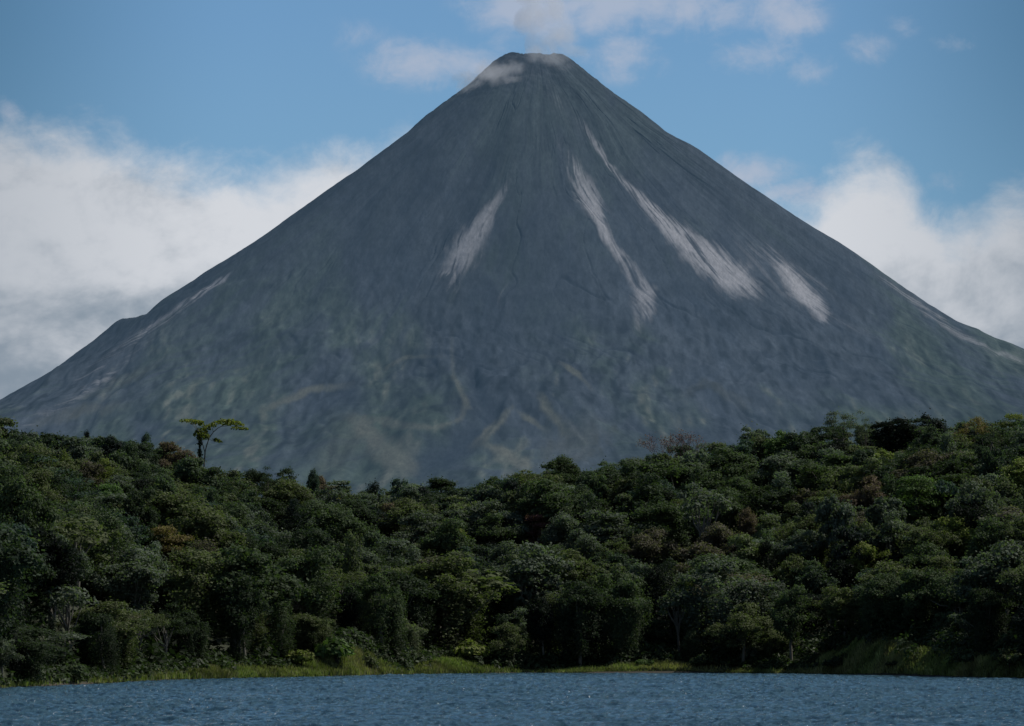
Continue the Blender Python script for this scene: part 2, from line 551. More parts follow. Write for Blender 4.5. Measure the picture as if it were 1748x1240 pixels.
    wx = PX + 9 * fbm(PX / 40, PY / 40, 3, 81)
    wy = PY + 9 * fbm(PX / 40 + 50, PY / 40, 3, 83)
    FLOWS = [([(818, 600, 8, 0), (811, 650, 12, 1), (828, 683, 14, 1), (839, 705, 17, 1), (822, 733, 22, 1), (770, 765, 30, 1), (724, 790, 36, 1)], -16),
             ([(795, 610, 6, 0), (780, 660, 8, 1), (765, 700, 10, 1), (700, 740, 16, .6)], 10),
             ([(870, 640, 6, 0), (868, 690, 9, 1), (840, 740, 12, 1), (800, 775, 12, .4)], 12),
             ([(925, 620, 14, 0), (960, 690, 26, 1), (1000, 760, 34, 1)], 11),
             ([(640, 640, 12, 0), (600, 690, 26, 1), (560, 740, 34, 1)], 12),
             ([(1140, 560, 14, 0), (1220, 650, 24, 1), (1330, 720, 34, 1)], 12),
             ([(480, 560, 12, 0), (420, 640, 22, 1), (330, 700, 26, 1)], 10),
             ([(1215, 440, 10, 0), (1300, 520, 14, 1), (1420, 610, 20, 1), (1560, 690, 20, 1)], 8)]
    fm = np.zeros(Z.shape)
    for pts, h_ in FLOWS:
        q, I = line(pts, wx, wy)
        bump = np.exp(-q ** 2) * I
        Z += np.where(facing, bump * h_ * 0.45, 0)
        if h_ < 0: fm = np.maximum(fm, bump)
    # ---- colour of the slope
    PX, PY = proj(X0, Y0, Z)
    s1 = fbm(A * 55, Rr / 160, 4, 91)               # downslope streaking
    s2 = fbm(A * 150 + 3, Rr / 70, 3, 95)
    b1 = fbm(qx / 170, qz / 250, 4, 97)
    b2 = fbm(qx / 38, qz / 85, 4, 99)
    b3 = fbm(X0 / 9, Z0 / 20, 2, 101)
    b4 = fbm(A * 7 + 1, Rr / 700, 3, 103)
    hgt = (Z - 160) / 900
    ash = np.array([.058, .070, .088])
    veg = np.array([.060, .082, .066])
    drk = np.array([.034, .044, .062])
    tan = np.array([.125, .128, .105])
    vegm = np.clip(smooth(-0.25, 0.45, b1 * 0.9 + b2 * 0.28 + s1 * 0.3) * (0.35 + 0.65 * smooth(0.75, 0.15, hgt)), 0, 1)[..., None]
    col = ash * (1 - vegm) + veg * vegm
    dm = np.clip(smooth(0.05, 0.6, -b2 * 0.6 - b1 * 0.5 + s1 * 0.35), 0, 1)[..., None] * 0.55
    col = col * (1 - dm) + drk * dm
    tm = (np.clip(smooth(0.15, 0.6, b2 * 0.5 + b3 * 0.4 + b1 * 0.4), 0, 1) * smooth(0.5, 0.12, hgt))[..., None] * 0.75
    col = col * (1 - tm) + tan * tm
    col = col * (1 + 0.13 * s1 * smooth(-.3, .4, b1 + .2) + 0.07 * s2 + 0.22 * b3 + 0.30 * b4)[..., None]
    cd = np.clip(chan * .4 + chan2 * .35 + chan3 * .5, 0, 1)[..., None] * 0.85
    col = col * (1 - cd) + drk * .8 * cd
    b5 = fbm(X0 / 8 + 40, Z0 / 15, 2, 105)
    scrub = smooth(.6, .2, hgt)
    col = col * (1 + (.28 * b5 + .20 * b3) * scrub)[..., None]
    spk = smooth(-.28, -.5, b3 + .4 * b5) * scrub
    col = col * (1 - .22 * spk)[..., None]
    fmm = fm[..., None] * 0.85
    col = col * (1 - fmm) + drk * fmm
    wx = PX + 5 * fbm(PX / 26, PY / 26, 3, 121); wy = PY + 5 * fbm(PX / 26 + 5, PY / 26, 3, 123)
    for pts, g in [([(440, 706, 5, 0), (467, 694, 7, .8), (532, 664, 7, 1), (615, 658, 6, 0)], .6), ([(560, 706, 6, 0), (669, 722, 8, 1), (746, 733, 5, 1), (789, 716, 5, 1), (795, 683, 5, .8), (768, 629, 5, 0)], .38),
                   ([(915, 665, 5, 0), (935, 695, 9, 1), (965, 738, 9, 1), (975, 750, 6, 0)], .9), ([(880, 698, 4, 0), (905, 718, 5, 1), (935, 742, 5, 0)], .7), ([(800, 772, 8, 0), (833, 738, 7, 1), (877, 694, 6, .3)], .8),
                   ([(590, 700, 8, 0), (615, 725, 14, .9), (650, 760, 20, 1), (691, 793, 22, .9)], .5), ([(820, 752, 6, 0), (850, 770, 9, 1), (900, 796, 11, 1)], .85), ([(950, 615, 3, 0), (975, 632, 4, 1), (1019, 667, 4, 0)], .7),
                   ([(640, 640, 4, 0), (691, 612, 4, .8), (765, 606, 4, 0)], .5), ([(1010, 700, 30, 0), (1000, 740, 40, .6), (960, 780, 40, .6)], .5), ([(540, 720, 26, 0), (600, 750, 34, .6), (560, 790, 30, .5)], .3),
                   ([(770, 560, 3, 0), (772, 640, 4, .7), (800, 700, 4, .6)], .5), ([(1140, 690, 6, 0), (1200, 650, 8, .5), (1270, 690, 10, .4)], .4), ([(120, 690, 8, 0), (200, 655, 8, .6), (300, 600, 6, 0)], .4), ([(60, 725, 8, .3), (150, 700, 10, .7), (230, 690, 8, 0)], .5)]:
        q, I = line(pts, wx, wy)
        k = np.clip(smooth(1.5, .2, q + .35 * b3 + .3 * b5) * I * g * 1.35, 0, 1)[..., None] * np.where(facing, 1, 0)[..., None]
        col = col * (1 - k) + tan * 1.15 * k
    for pts, g in [([(915, 260, 30, 0), (895, 420, 55, .7), (930, 560, 80, .6), (960, 620, 60, 0)], .5), ([(1090, 400, 18, 0), (1160, 500, 30, .6), (1250, 600, 40, 0)], .4), ([(700, 300, 30, 0), (620, 420, 40, .6), (560, 540, 50, .3)], .35), ([(560, 690, 20, 0), (600, 680, 24, .8), (640, 676, 16, 0)], .8), ([(700, 640, 20, 0), (690, 690, 30, .6), (720, 700, 20, 0)], .5), ([(1080, 780, 20, .6), (1170, 745, 26, .7), (1260, 740, 20, 0)], .6)]:
        q, I = line(pts, wx, wy)
        k = (np.exp(-q ** 2) * I * g)[..., None] * np.where(facing, 1, 0)[..., None]
        col = col * (1 - k) + drk * k
    col = col * (1 - .20 * smooth(.42, .12, hgt))[..., None]
    # pale scree runs
    SC = [([(885, 265, 4, 0), (868, 308, 6, .35), (850, 342, 9, .8), (829, 375, 15, 1), (808, 408, 21, 1), (790, 437, 25, 1), (772, 462, 22, .75), (762, 500, 24, .22), (750, 550, 24, 0)], .72),
          ([(948, 225, 8, 0), (965, 262, 11, .3), (985, 300, 16, .65), (1004, 335, 19, .9), (1018, 365, 14, .95), (1030, 395, 11, .95), (1048, 424, 10, .85), (1066, 446, 11, .65), (1084, 472, 15, .6), (1100, 500, 19, .8), (1108, 528, 14, .6), (1098, 562, 12, 0)], 1.0),
          ([(1075, 480, 6, .0), (1082, 515, 10, .45), (1092, 552, 12, .4), (1085, 580, 10, 0)], 0.7),
          ([(962, 170, 6, 0), (990, 205, 8, .2), (1012, 235, 6, .5), (1026, 258, 6, .9), (1038, 280, 3.4, .8), (1060, 303, 5, .75), (1088, 334, 8, .85), (1118, 365, 12, 1), (1152, 398, 18, 1), (1185, 425, 23, 1), (1222, 452, 27, 1), (1258, 478, 27, .95), (1285, 497, 20, .6), (1310, 515, 14, 0)], 1.05),
          ([(1208, 440, 10, .8), (1232, 480, 10, .9), (1248, 498, 8, .5), (1262, 512, 6, 0)], 0.9),
          ([(1236, 366, 6, 0), (1290, 412, 18, .12), (1318, 440, 13, .35), (1340, 465, 15, .85), (1366, 495, 17, 1), (1390, 520, 18, .95), (1408, 541, 14, .7), (1420, 556, 10, 0)], 1.0),
          ([(1230, 360, 6, 0), (1290, 440, 32, .30), (1340, 500, 30, .24), (1400, 560, 30, .0)], 0.7),
          ([(1270, 390, 3, 0), (1330, 432, 4, .55), (1390, 478, 5, .45), (1440, 520, 8, .2), (1520, 565, 6, 0)], 0.6),
          ([(1420, 545, 8, .3), (1490, 575, 6, .2), (1560, 610, 5, 0)], 0.6),
          ([(905, 110, 8, 0), (945, 160, 16, .22), (985, 215, 16, .16), (1010, 260, 8, 0)], 0.7),
          ([(1470, 452, 4, 0), (1520, 486, 6, .5), (1580, 530, 7, .6), (1640, 572, 7, .6), (1700, 602, 6, .5), (1760, 625, 6, .4)], .75),
          ([(412, 455, 3, 0), (380, 478, 5, .7), (340, 503, 6, .7), (295, 533, 7, .5), (230, 580, 10, .4), (160, 632, 10, .3), (100, 672, 10, 0)], 1.1),
          ([(330, 520, 4, 0), (250, 585, 6, .4), (190, 640, 9, .35), (110, 690, 12, .3), (40, 725, 12, .2)], .9),
          ([(705, 225, 5, 0), (640, 280, 5, .2), (560, 345, 6, .2), (480, 402, 5, 0)], 0.5),
          ([(870, 110, 5, .1), (900, 125, 14, .35), (940, 120, 12, .3), (958, 108, 6, 0)], 0.5),
          ([(870, 480, 4, 0), (858, 500, 3, .4), (850, 530, 3, 0)], 0.4)]
    sm = np.zeros(Z.shape)
    wx = PX + 4.5 * fbm(PX / 22, PY / 30, 3, 111) + 2 * s2
    wy = PY + 4.5 * fbm(PX / 22 + 9, PY / 30, 3, 113)
    for pts, g in SC:
        q, I = line(pts, wx, wy)
        streak = smooth(-0.5, 0.3, s1 * 0.8 + s2 * 1.3 + (I - 0.62) * 1.5)
        m_ = smooth(1.35, 0.35, q + 0.25 * b3 + 0.45 * s2 + 0.2 * s1) * I * (0.12 + 0.88 * streak) * g
        sm = np.maximum(sm, np.clip(m_, 0, 1))
    # finger-like tails at the lower ends
    smc = (np.where(facing, sm, 0) * (1 + 0.22 * b3 + 0.12 * s2))[..., None]
    smc = np.clip(smc, 0, 1)
    scree = np.array([.37, .365, .385])
    col = col * (1 - smc) + scree * smc
    # dark crack lines beside the runs
    for pts in ([(1160, 418, 2, 0), (1195, 455, 2.5, .8), (1240, 495, 2, .8)], [(1298, 478, 2, 0), (1330, 505, 2.4, 1), (1368, 534, 2, .6)], [(985, 330, 2, .2), (1005, 372, 2.2, .9), (1030, 420, 2.2, .7), (1062, 462, 2, 0)],
                [(790, 430, 2, 0), (850, 350, 2, .5), (862, 322, 2, 0)], [(1100, 470, 2, 0), (1130, 515, 2, .7), (1150, 545, 2, 0)]):
        q, I = line(pts, wx, wy)
        k = (smooth(1.3, 0.3, q) * I * 0.5)[..., None]
        col = col * (1 - k) + drk * 0.8 * k
    # greener shoulders of the gullies high up, brownish crest
    crest = smooth(200, 40, Rr)[..., None] * 0.35
    col = col * (1 - crest) + np.array([.060, .068, .088]) * crest
    rgba = np.concatenate([np.clip(col, 0.01, 1), np.ones(Z.shape + (1,))], -1)

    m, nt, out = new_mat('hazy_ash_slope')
    b = N(nt, 'ShaderNodeBsdfDiffuse', i_Roughness=0.6)
    a = N(nt, 'ShaderNodeAttribute', attribute_name='albedo')
    tc = N(nt, 'ShaderNodeTexCoord')
    n = N(nt, 'ShaderNodeTexNoise', i_Scale=1.0, i_Detail=3, i_Roughness=0.7)
    mpp = N(nt, 'ShaderNodeMapping'); mpp.inputs['Scale'].default_value = (.24, .022, .11)
    nt.links.new(tc.outputs['Object'], mpp.inputs[0]); nt.links.new(mpp.outputs[0], n.inputs[0])
    mr = N(nt, 'ShaderNodeMapRange')
    nt.links.new(n.outputs[0], mr.inputs[0])
    mr.inputs[1].default_value, mr.inputs[2].default_value = .25, .75
    mr.inputs[3].default_value, mr.inputs[4].default_value = 0.76, 1.24
    cmb = N(nt, 'ShaderNodeVectorMath', operation='SCALE')
    nt.links.new(a.outputs['Color'], cmb.inputs[0]); nt.links.new(mr.outputs[0], cmb.inputs['Scale'])
    nt.links.new(cmb.outputs[0], b.inputs[0])
    # six kilometres of humid air imitated: constant airlight glow added to the slope itself
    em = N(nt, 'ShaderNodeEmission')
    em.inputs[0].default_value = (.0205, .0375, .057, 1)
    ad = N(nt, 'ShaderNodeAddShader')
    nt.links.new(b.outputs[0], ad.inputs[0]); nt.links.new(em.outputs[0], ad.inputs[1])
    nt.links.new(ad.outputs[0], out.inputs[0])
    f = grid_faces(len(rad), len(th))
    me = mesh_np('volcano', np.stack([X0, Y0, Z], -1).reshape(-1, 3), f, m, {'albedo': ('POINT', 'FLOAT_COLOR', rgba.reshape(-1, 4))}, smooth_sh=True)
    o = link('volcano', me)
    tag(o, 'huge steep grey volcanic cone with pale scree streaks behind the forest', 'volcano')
    o['kind'] = 'structure'
    del o['category']


build_volcano()


# ------------------------------------------------------------------ foliage materials
def mat_leaf(name, col, attr=None, gloss=0.07, trans=0.34, var=0.66):
    m, nt, out = new_mat(name)
    L = nt.links.new
    b = N(nt, 'ShaderNodeBsdfPrincipled', i_Roughness=0.6)
    b.inputs['Specular IOR Level'].default_value = gloss
    lv = N(nt, 'ShaderNodeAttribute', attribute_name='leafvar')
    if attr:
        a = N(nt, 'ShaderNodeAttribute', attribute_name=attr)
        c = a.outputs['Color']
    else:
        rgb = N(nt, 'ShaderNodeRGB')
        rgb.outputs[0].default_value = (*col, 1)
        c = rgb.outputs[0]
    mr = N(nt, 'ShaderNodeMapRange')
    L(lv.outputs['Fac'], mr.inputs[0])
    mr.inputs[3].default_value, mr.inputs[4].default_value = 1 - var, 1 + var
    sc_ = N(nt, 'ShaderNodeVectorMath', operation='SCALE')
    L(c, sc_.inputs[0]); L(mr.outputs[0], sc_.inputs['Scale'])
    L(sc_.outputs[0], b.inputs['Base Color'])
    tr = N(nt, 'ShaderNodeBsdfTranslucent')
    tcol = mixc(nt, 1.0, sc_.outputs[0], (1.15, 1.5, 0.55), 'MULTIPLY')
    L(tcol, tr.inputs[0])
    mx = N(nt, 'ShaderNodeMixShader')
    mx.inputs[0].default_value = trans
    L(b.outputs[0], mx.inputs[1]); L(tr.outputs[0], mx.inputs[2])
    L(mx.outputs[0], out.inputs[0])
    return m


def mat_bark(name, col):
    m, nt, out = new_mat(name)
    b = N(nt, 'ShaderNodeBsdfPrincipled', i_Roughness=0.9)
    tc = N(nt, 'ShaderNodeTexCoord')
    n = N(nt, 'ShaderNodeTexNoise', i_Scale=1.6, i_Detail=4)
    nt.links.new(tc.outputs['Object'], n.inputs[0])
    c = mixc(nt, n.outputs[0], tuple(v * 0.5 for v in col), tuple(v * 1.4 for v in col))
    nt.links.new(c, b.inputs['Base Color'])
    nt.links.new(b.outputs[0], out.inputs[0])
    return m


PAL = {
    'dark green': (0.037, 0.052, 0.031), 'mid green': (0.063, 0.086, 0.047), 'olive green': (0.090, 0.106, 0.054), 'grey green': (0.097, 0.118, 0.090),
    'blue green': (0.045, 0.070, 0.056), 'yellow green': (0.141, 0.164, 0.051), 'bright green': (0.088, 0.133, 0.052), 'reddish brown': (0.124, 0.097, 0.075),
    'dull brown': (0.106, 0.097, 0.075), 'pale grey': (0.237, 0.249, 0.226), 'blackish green': (0.014, 0.020, 0.016), 'dusky red': (0.153, 0.079, 0.077), 'orange tinged': (0.158, 0.127, 0.061),
}
LEAFM = {k: mat_leaf('leaves_' + k.replace(' ', '_'), v) for k, v in PAL.items()}
BARK = mat_bark('grey_bark', (.14, .13, .11))
BARKD = mat_bark('dark_bark', (.03, .027, .022))


# ------------------------------------------------------------------ foliage geometry
def leaves_at(cen, nrm, size, r, aspect=1.7, jit=0.75):
    """leaf quads: cen (n,3), nrm (n,3) preferred normals, size (n,)"""
    n = len(cen)
    nn = nrm + r.normal(size=(n, 3)) * jit
    nn /= np.linalg.norm(nn, axis=1)[:, None] + 1e-9
    t = r.normal(size=(n, 3))
    t -= nn * (t * nn).sum(1)[:, None]
    t /= np.linalg.norm(t, axis=1)[:, None] + 1e-9
    b = np.cross(nn, t)
    s = size[:, None]
    # pointed leaf spray: kite with a fold
    p0 = cen - t * s * 0.5 * aspect
    p1 = cen + b * s * 0.5 - nn * s * 0.12
    p2 = cen + t * s * 0.5 * aspect - nn * s * 0.15
    p3 = cen - b * s * 0.5 - nn * s * 0.12
    v = np.stack([p0, p1, p2, p3], 1).reshape(-1, 3)
    f = np.arange(n * 4).reshape(n, 4)
    return v, f


def clump(c, rad, n, r, size, low=-0.35):
    """leaves over the upper shell of an ellipsoid"""
    d = r.normal(size=(int(n * 1.9) + 8, 3))
    d /= np.linalg.norm(d, axis=1)[:, None]
    d = d[d[:, 2] > low + r.random(len(d)) * 0.3][:n]
    # lumpy radius
    lump = 1 + 0.16 * np.sin(d[:, 0] * 6 + c[0]) * np.sin(d[:, 1] * 6 + c[1]) + 0.10 * np.sin(d[:, 2] * 11 + c[2])
    rr = (0.72 + 0.32 * r.random(len(d)) ** 0.6) * lump
    p = np.array(c) + d * np.array(rad) * rr[:, None]
    nr = d / np.array(rad)
    nr /= np.linalg.norm(nr, axis=1)[:, None]
    nr[:, 2] += 0.35
    return p, nr, size * (0.6 + 0.8 * r.random(len(d)))


def crown(form, seed, H=1.0):
    """crown geometry for a tree about 18 m tall; returns clump list -> leaf arrays, branch targets"""
    r = np.random.default_rng(seed)
    P, NN, S, tips = [], [], [], []

    def add(c, rad, n, size=0.55, low=-0.35):
        p, nr, s = clump(c, rad, int(n), r, size, low)
        P.append(p); NN.append(nr); S.append(s)
        tips.append(c)

    def lobes(nl, Rw, ztop, drop, zr, per, smin, smax, flat=1.0, low=-0.5, size=0.55):
        a0 = r.random() * 6.28
        for k in range(nl):
            a = a0 + 6.283 * k / nl + r.normal() * 0.5
            q = (0.15 + 0.85 * r.random() ** 0.7) if k else 0.1
            lx, ly = math.cos(a) * q * Rw, math.sin(a) * q * Rw
            lz = ztop - drop * q ** 1.6 - zr * r.random() ** 1.5
            ls = 0.75 + 0.6 * r.random()
            for c in range(per):
                s = (smin + (smax - smin) * r.random() ** 1.8) * ls
                off = r.normal(size=3) * np.array((1.15, 1.15, 0.75 * flat)) * ls
                add((lx + off[0], ly + off[1], lz + off[2]), (s * 1.25, s * 1.25, s * 0.85 * flat), 22 + 62 * s * s, size, low)
    if form == 'dome':
        lobes(8, 4.8, 16.3, 4.4, 3.6, 5, 0.45, 1.8)
        lobes(5, 4.2, 11.0, 1.5, 3.0, 3, 0.5, 1.4)
    elif form == 'round':
        lobes(6, 3.3, 16.6, 3.4, 3.4, 5, 0.45, 1.5, 1.15)
        lobes(7, 3.8, 12.5, 1.0, 4.5, 4, 0.6, 1.6, 1.2, -0.7)
        add((0, 0, 8), (2.6, 2.6, 3.2), 200, 0.6, low=-0.8)
    elif form == 'layered':
        for lv in range(4):
            zz = 16 - lv * 2.6
            Rw = (3.2, 5.4, 5.6, 4.3)[lv]
            for k in range((3, 6, 6, 4)[lv]):
                a, q = r.random() * 6.28, (0.3 + 0.7 * r.random()) * Rw * 0.8
                s = 1.2 + r.random() * 0.9
                add((math.cos(a) * q, math.sin(a) * q, zz + r.normal() * 0.5), (s * 1.6, s * 1.6, s * 0.5), 130 * s / 1.5, 0.55, low=-0.15)
    elif form == 'vine':
        # tall column wrapped by climbers, curtains to the ground
        top = 15.5
        for k in range(34):
            f = (k + r.random()) / 34
            z = 0.6 + f * (top - 0.6)
            w = 1.6 + 1.5 * math.sin(min(1, f * 1.15) * 2.9) * (0.6 + 0.6 * r.random())
            a = r.random() * 6.28
            add((math.cos(a) * w * 0.55, math.sin(a) * w * 0.55, z), (w * 0.75, w * 0.75, 1.2 + r.random()), 85, 0.42, low=-0.9)
    elif form == 'curtain':
        # domed crown with hanging curtains of climbers
        Rw = 5.0
        for k in range(13):
            pass
        lobes(7, 4.2, 15.8, 3.8, 2.6, 5, 0.5, 1.7, 1.0, -.5, .5)
        for k in range(26):
            a = r.random() * 6.28
            q = Rw * (0.45 + 0.5 * r.random())
            x, y = math.cos(a) * q, math.sin(a) * q
            z0 = 13.5 - 3 * r.random(); z1 = max(1.0, z0 - 3 - 9 * r.random())
            n = int(24 * (z0 - z1))
            z = z0 + (z1 - z0) * r.random(n)
            wd = 0.35 + 0.5 * r.random()
            p = np.stack([x + r.normal(size=n) * wd, y + r.normal(size=n) * wd, z], 1)
            nr = np.stack([np.full(n, math.cos(a)), np.full(n, math.sin(a)), np.full(n, .3)], 1)
            P.append(p); NN.append(nr); S.append(0.42 * (0.6 + 0.8 * r.random(n)))
    elif form == 'open':
        for k in range(24):
            a, q = r.random() * 6.28, 0.25 + 0.75 * math.sqrt(r.random())
            zz = 15.8 - 4.8 * q * q + r.normal() * 1.1
            s = 0.7 + r.random() * 0.75
            add((math.cos(a) * q * 4.9, math.sin(a) * q * 4.9, zz), (s * 1.5, s * 1.5, s * 0.7), 52, 0.46, low=-0.3)
    elif form == 'dense':
        for k in range(26):
            f = r.random()
            z = 4.5 + f * 11
            w = 3.9 * math.sin(min(1.0, 0.22 + 0.85 * (1 - f)) * 1.5708) ** 0.8
            a = r.random() * 6.28
            s = 1.0 + r.random() * 0.6
            add((math.cos(a) * w * .8, math.sin(a) * w * .8, z), (s, s, s * 1.15), 105, 0.45, low=-0.7)
        add((0, 0, 9.5), (2.7, 2.7, 4.8), 260, 0.6, low=-0.9)
        add((0, 0, 15.2), (1.4, 1.4, 1.6), 110, 0.45)
    elif form == 'bigleaf':
        for k in range(10):
            a, q = r.random() * 6.28, math.sqrt(r.random())
            s = 1.2 + r.random() * 0.9
            add((math.cos(a) * q * 3.6, math.sin(a) * q * 3.6, 15 - 3.6 * q * q + r.normal() * .5), (s * 1.2, s * 1.2, s * 0.8), 85, .8)
    P, NN, S = np.concatenate(P), np.concatenate(NN), np.concatenate(S)
    return P, NN, S, tips, r


def crown_mesh(name, form, seed, thin=1.0, sizef=0.56, jit=0.6):
    P, NN, S, tips, r = crown(form, seed)
    if form != 'bigleaf' and thin >= 1:      # denser, finer spray
        P = np.concatenate([P, P[::2] + r.normal(size=P[::2].shape) * 0.3]); NN = np.concatenate([NN, NN[::2]]); S = np.concatenate([S, S[::2]])
    if form != 'bigleaf':
        P = np.concatenate([P, P + r.normal(size=P.shape) * (0.25 + 0.5 * (r.random((len(P), 1)) < .12))]); NN = np.concatenate([NN, NN]); S = np.concatenate([S, S])
    if thin < 1:
        k = r.random(len(P)) < thin
        P, NN, S = P[k], NN[k], S[k]
    v, f = leaves_at(P, NN, S * sizef, r, 1.5, jit=jit)
    # brighter clumps and darker ones, plus leaf-to-leaf change
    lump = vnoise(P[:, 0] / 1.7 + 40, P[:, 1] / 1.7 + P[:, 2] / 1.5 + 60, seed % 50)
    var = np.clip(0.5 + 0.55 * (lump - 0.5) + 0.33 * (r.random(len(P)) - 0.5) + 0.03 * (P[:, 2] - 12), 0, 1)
    return v, f, np.repeat(var, 4), tips, r


def tube(path, radii, sides=6):
    V, F = [], []
    path = np.array(path, float)
    for i, p in enumerate(path):
        t = path[min(i + 1, len(path) - 1)] - path[max(i - 1, 0)]
        t /= np.linalg.norm(t) + 1e-9
        a = np.cross(t, (0.3, 1, 0.1)); a /= np.linalg.norm(a)
        b = np.cross(t, a)
        for k in range(sides):
            an = 6.2832 * k / sides
            V.append(p + (a * math.cos(an) + b * math.sin(an)) * radii[i])
    for i in range(len(path) - 1):
        for k in range(sides):
            k2 = (k + 1) % sides
            F.append((i * sides + k, i * sides + k2, (i + 1) * sides + k2, (i + 1) * sides + k))
    return V, F


def tubes(list_):
    V, F, o = [], [], 0
    for path, radii in list_:
        v, f = tube(path, radii)
        V += v
        F += [tuple(i + o for i in q) for q in f]
        o += len(v)
    return np.array(V), np.array(F)


def trunk_mesh(name, tips, r, mat, fork=8.5, rad=0.38, nl=9, base=-1.5):
    lst = []
    lean = r.normal(size=2) * 0.5
    top = np.array((lean[0], lean[1], fork + 3))
    lst.append(([(0, 0, base), (lean[0] * .2, lean[1] * .2, fork * .35), (lean[0] * .7, lean[1] * .7, fork * .8), tuple(top)], [rad * 1.35, rad, rad * 0.8, rad * .45]))
    idx = r.permutation(len(tips))[:nl]
    for i in idx:
        t = np.array(tips[i], float)
        if t[2] < fork - 1: continue
        s = np.array((lean[0] * .6, lean[1] * .6, fork * (0.62 + 0.38 * r.random())))
        mid = (s + t) / 2 + np.array((0, 0, -0.5)) + r.normal(size=3) * 0.35
        lst.append(([s, mid, t], [rad * 0.5, rad * 0.32, rad * 0.12]))
    V, F = tubes(lst)
    return mesh_np(name, V, F, mat)


FORMS = [('dome', 5), ('round', 5), ('layered', 3), ('vine', 4), ('curtain', 5), ('open', 3), ('dense', 2), ('bigleaf', 2)]
PROTO = {}
for form, n in FORMS:
    PROTO[form] = []
    for k in range(n):
        seed = 100 + len(form) * 7 + k * 31 + ord(form[0])
        v, f, var, tips, r = crown_mesh(form, form, seed)
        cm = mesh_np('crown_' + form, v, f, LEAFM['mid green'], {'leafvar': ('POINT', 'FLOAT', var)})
        tm = trunk_mesh('trunk_' + form, tips, r, BARK)
        PROTO[form].append((cm, tm))


def tree(name, x, y, h, form, var, colour, w=1.0, rot=0.0, label=None, cat='tree', group=None, sink=0.3):
    cm, tm = PROTO[form][var % len(PROTO[form])]
    root = bpy.data.objects.new(name, None)
    C.objects.link(root)
    root.location = (x, y, float(ground(x, y)) - sink)
    s = h / 16.8
    root.scale = (s * w, s * w, s)
    root.rotation_euler = (random.gauss(0, .06), random.gauss(0, .06), rot)
    root.empty_display_size = 1
    c = link('crown', cm, root)
    c.material_slots[0].link = 'OBJECT'
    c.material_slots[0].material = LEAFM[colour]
    t = link('trunk', tm, root)
    tag(root, label, cat, group)
    return root


FORMWORD = {'dome': 'broad domed', 'round': 'rounded', 'layered': 'flat-tiered', 'vine': 'vine-wrapped', 'curtain': 'vine-curtained', 'open': 'thin airy', 'dense': 'tall dense', 'bigleaf': 'large-leaved'}
NAMEOF = {'dome': 'broadleaf_tree', 'round': 'broadleaf_tree', 'layered': 'broadleaf_tree', 'vine': 'vine_covered_tree', 'curtain': 'broadleaf_tree', 'open': 'broadleaf_tree', 'dense': 'broadleaf_tree', 'bigleaf': 'large_leaved_tree'}


def place_on_slope(px, py, h, smin=10):
    """depth at which a tree of height h has its top at the photo pixel"""
    Yv = np.arange(480, 1125, 1.0)
    xx, _, zz = at(px, py, Yv)
    g = ground(xx, Yv)
    ok = Yv > shore_y(xx) + smin
    if smin > 8:
        for (mpx, mw, mh, dep) in MOUNDS[:5]:
            mx = (mpx - 874) / FPX * MY[mpx]
            ok &= ~((np.abs(xx - mx) < mw * 1.5) & (Yv < shore_y(xx) + dep * 1.9))
    d = np.where(ok, np.abs(zz - g - h), 1e9)
    i = int(np.argmin(d))
    return float(xx[i]), float(Yv[i]), float(zz[i] - g[i])


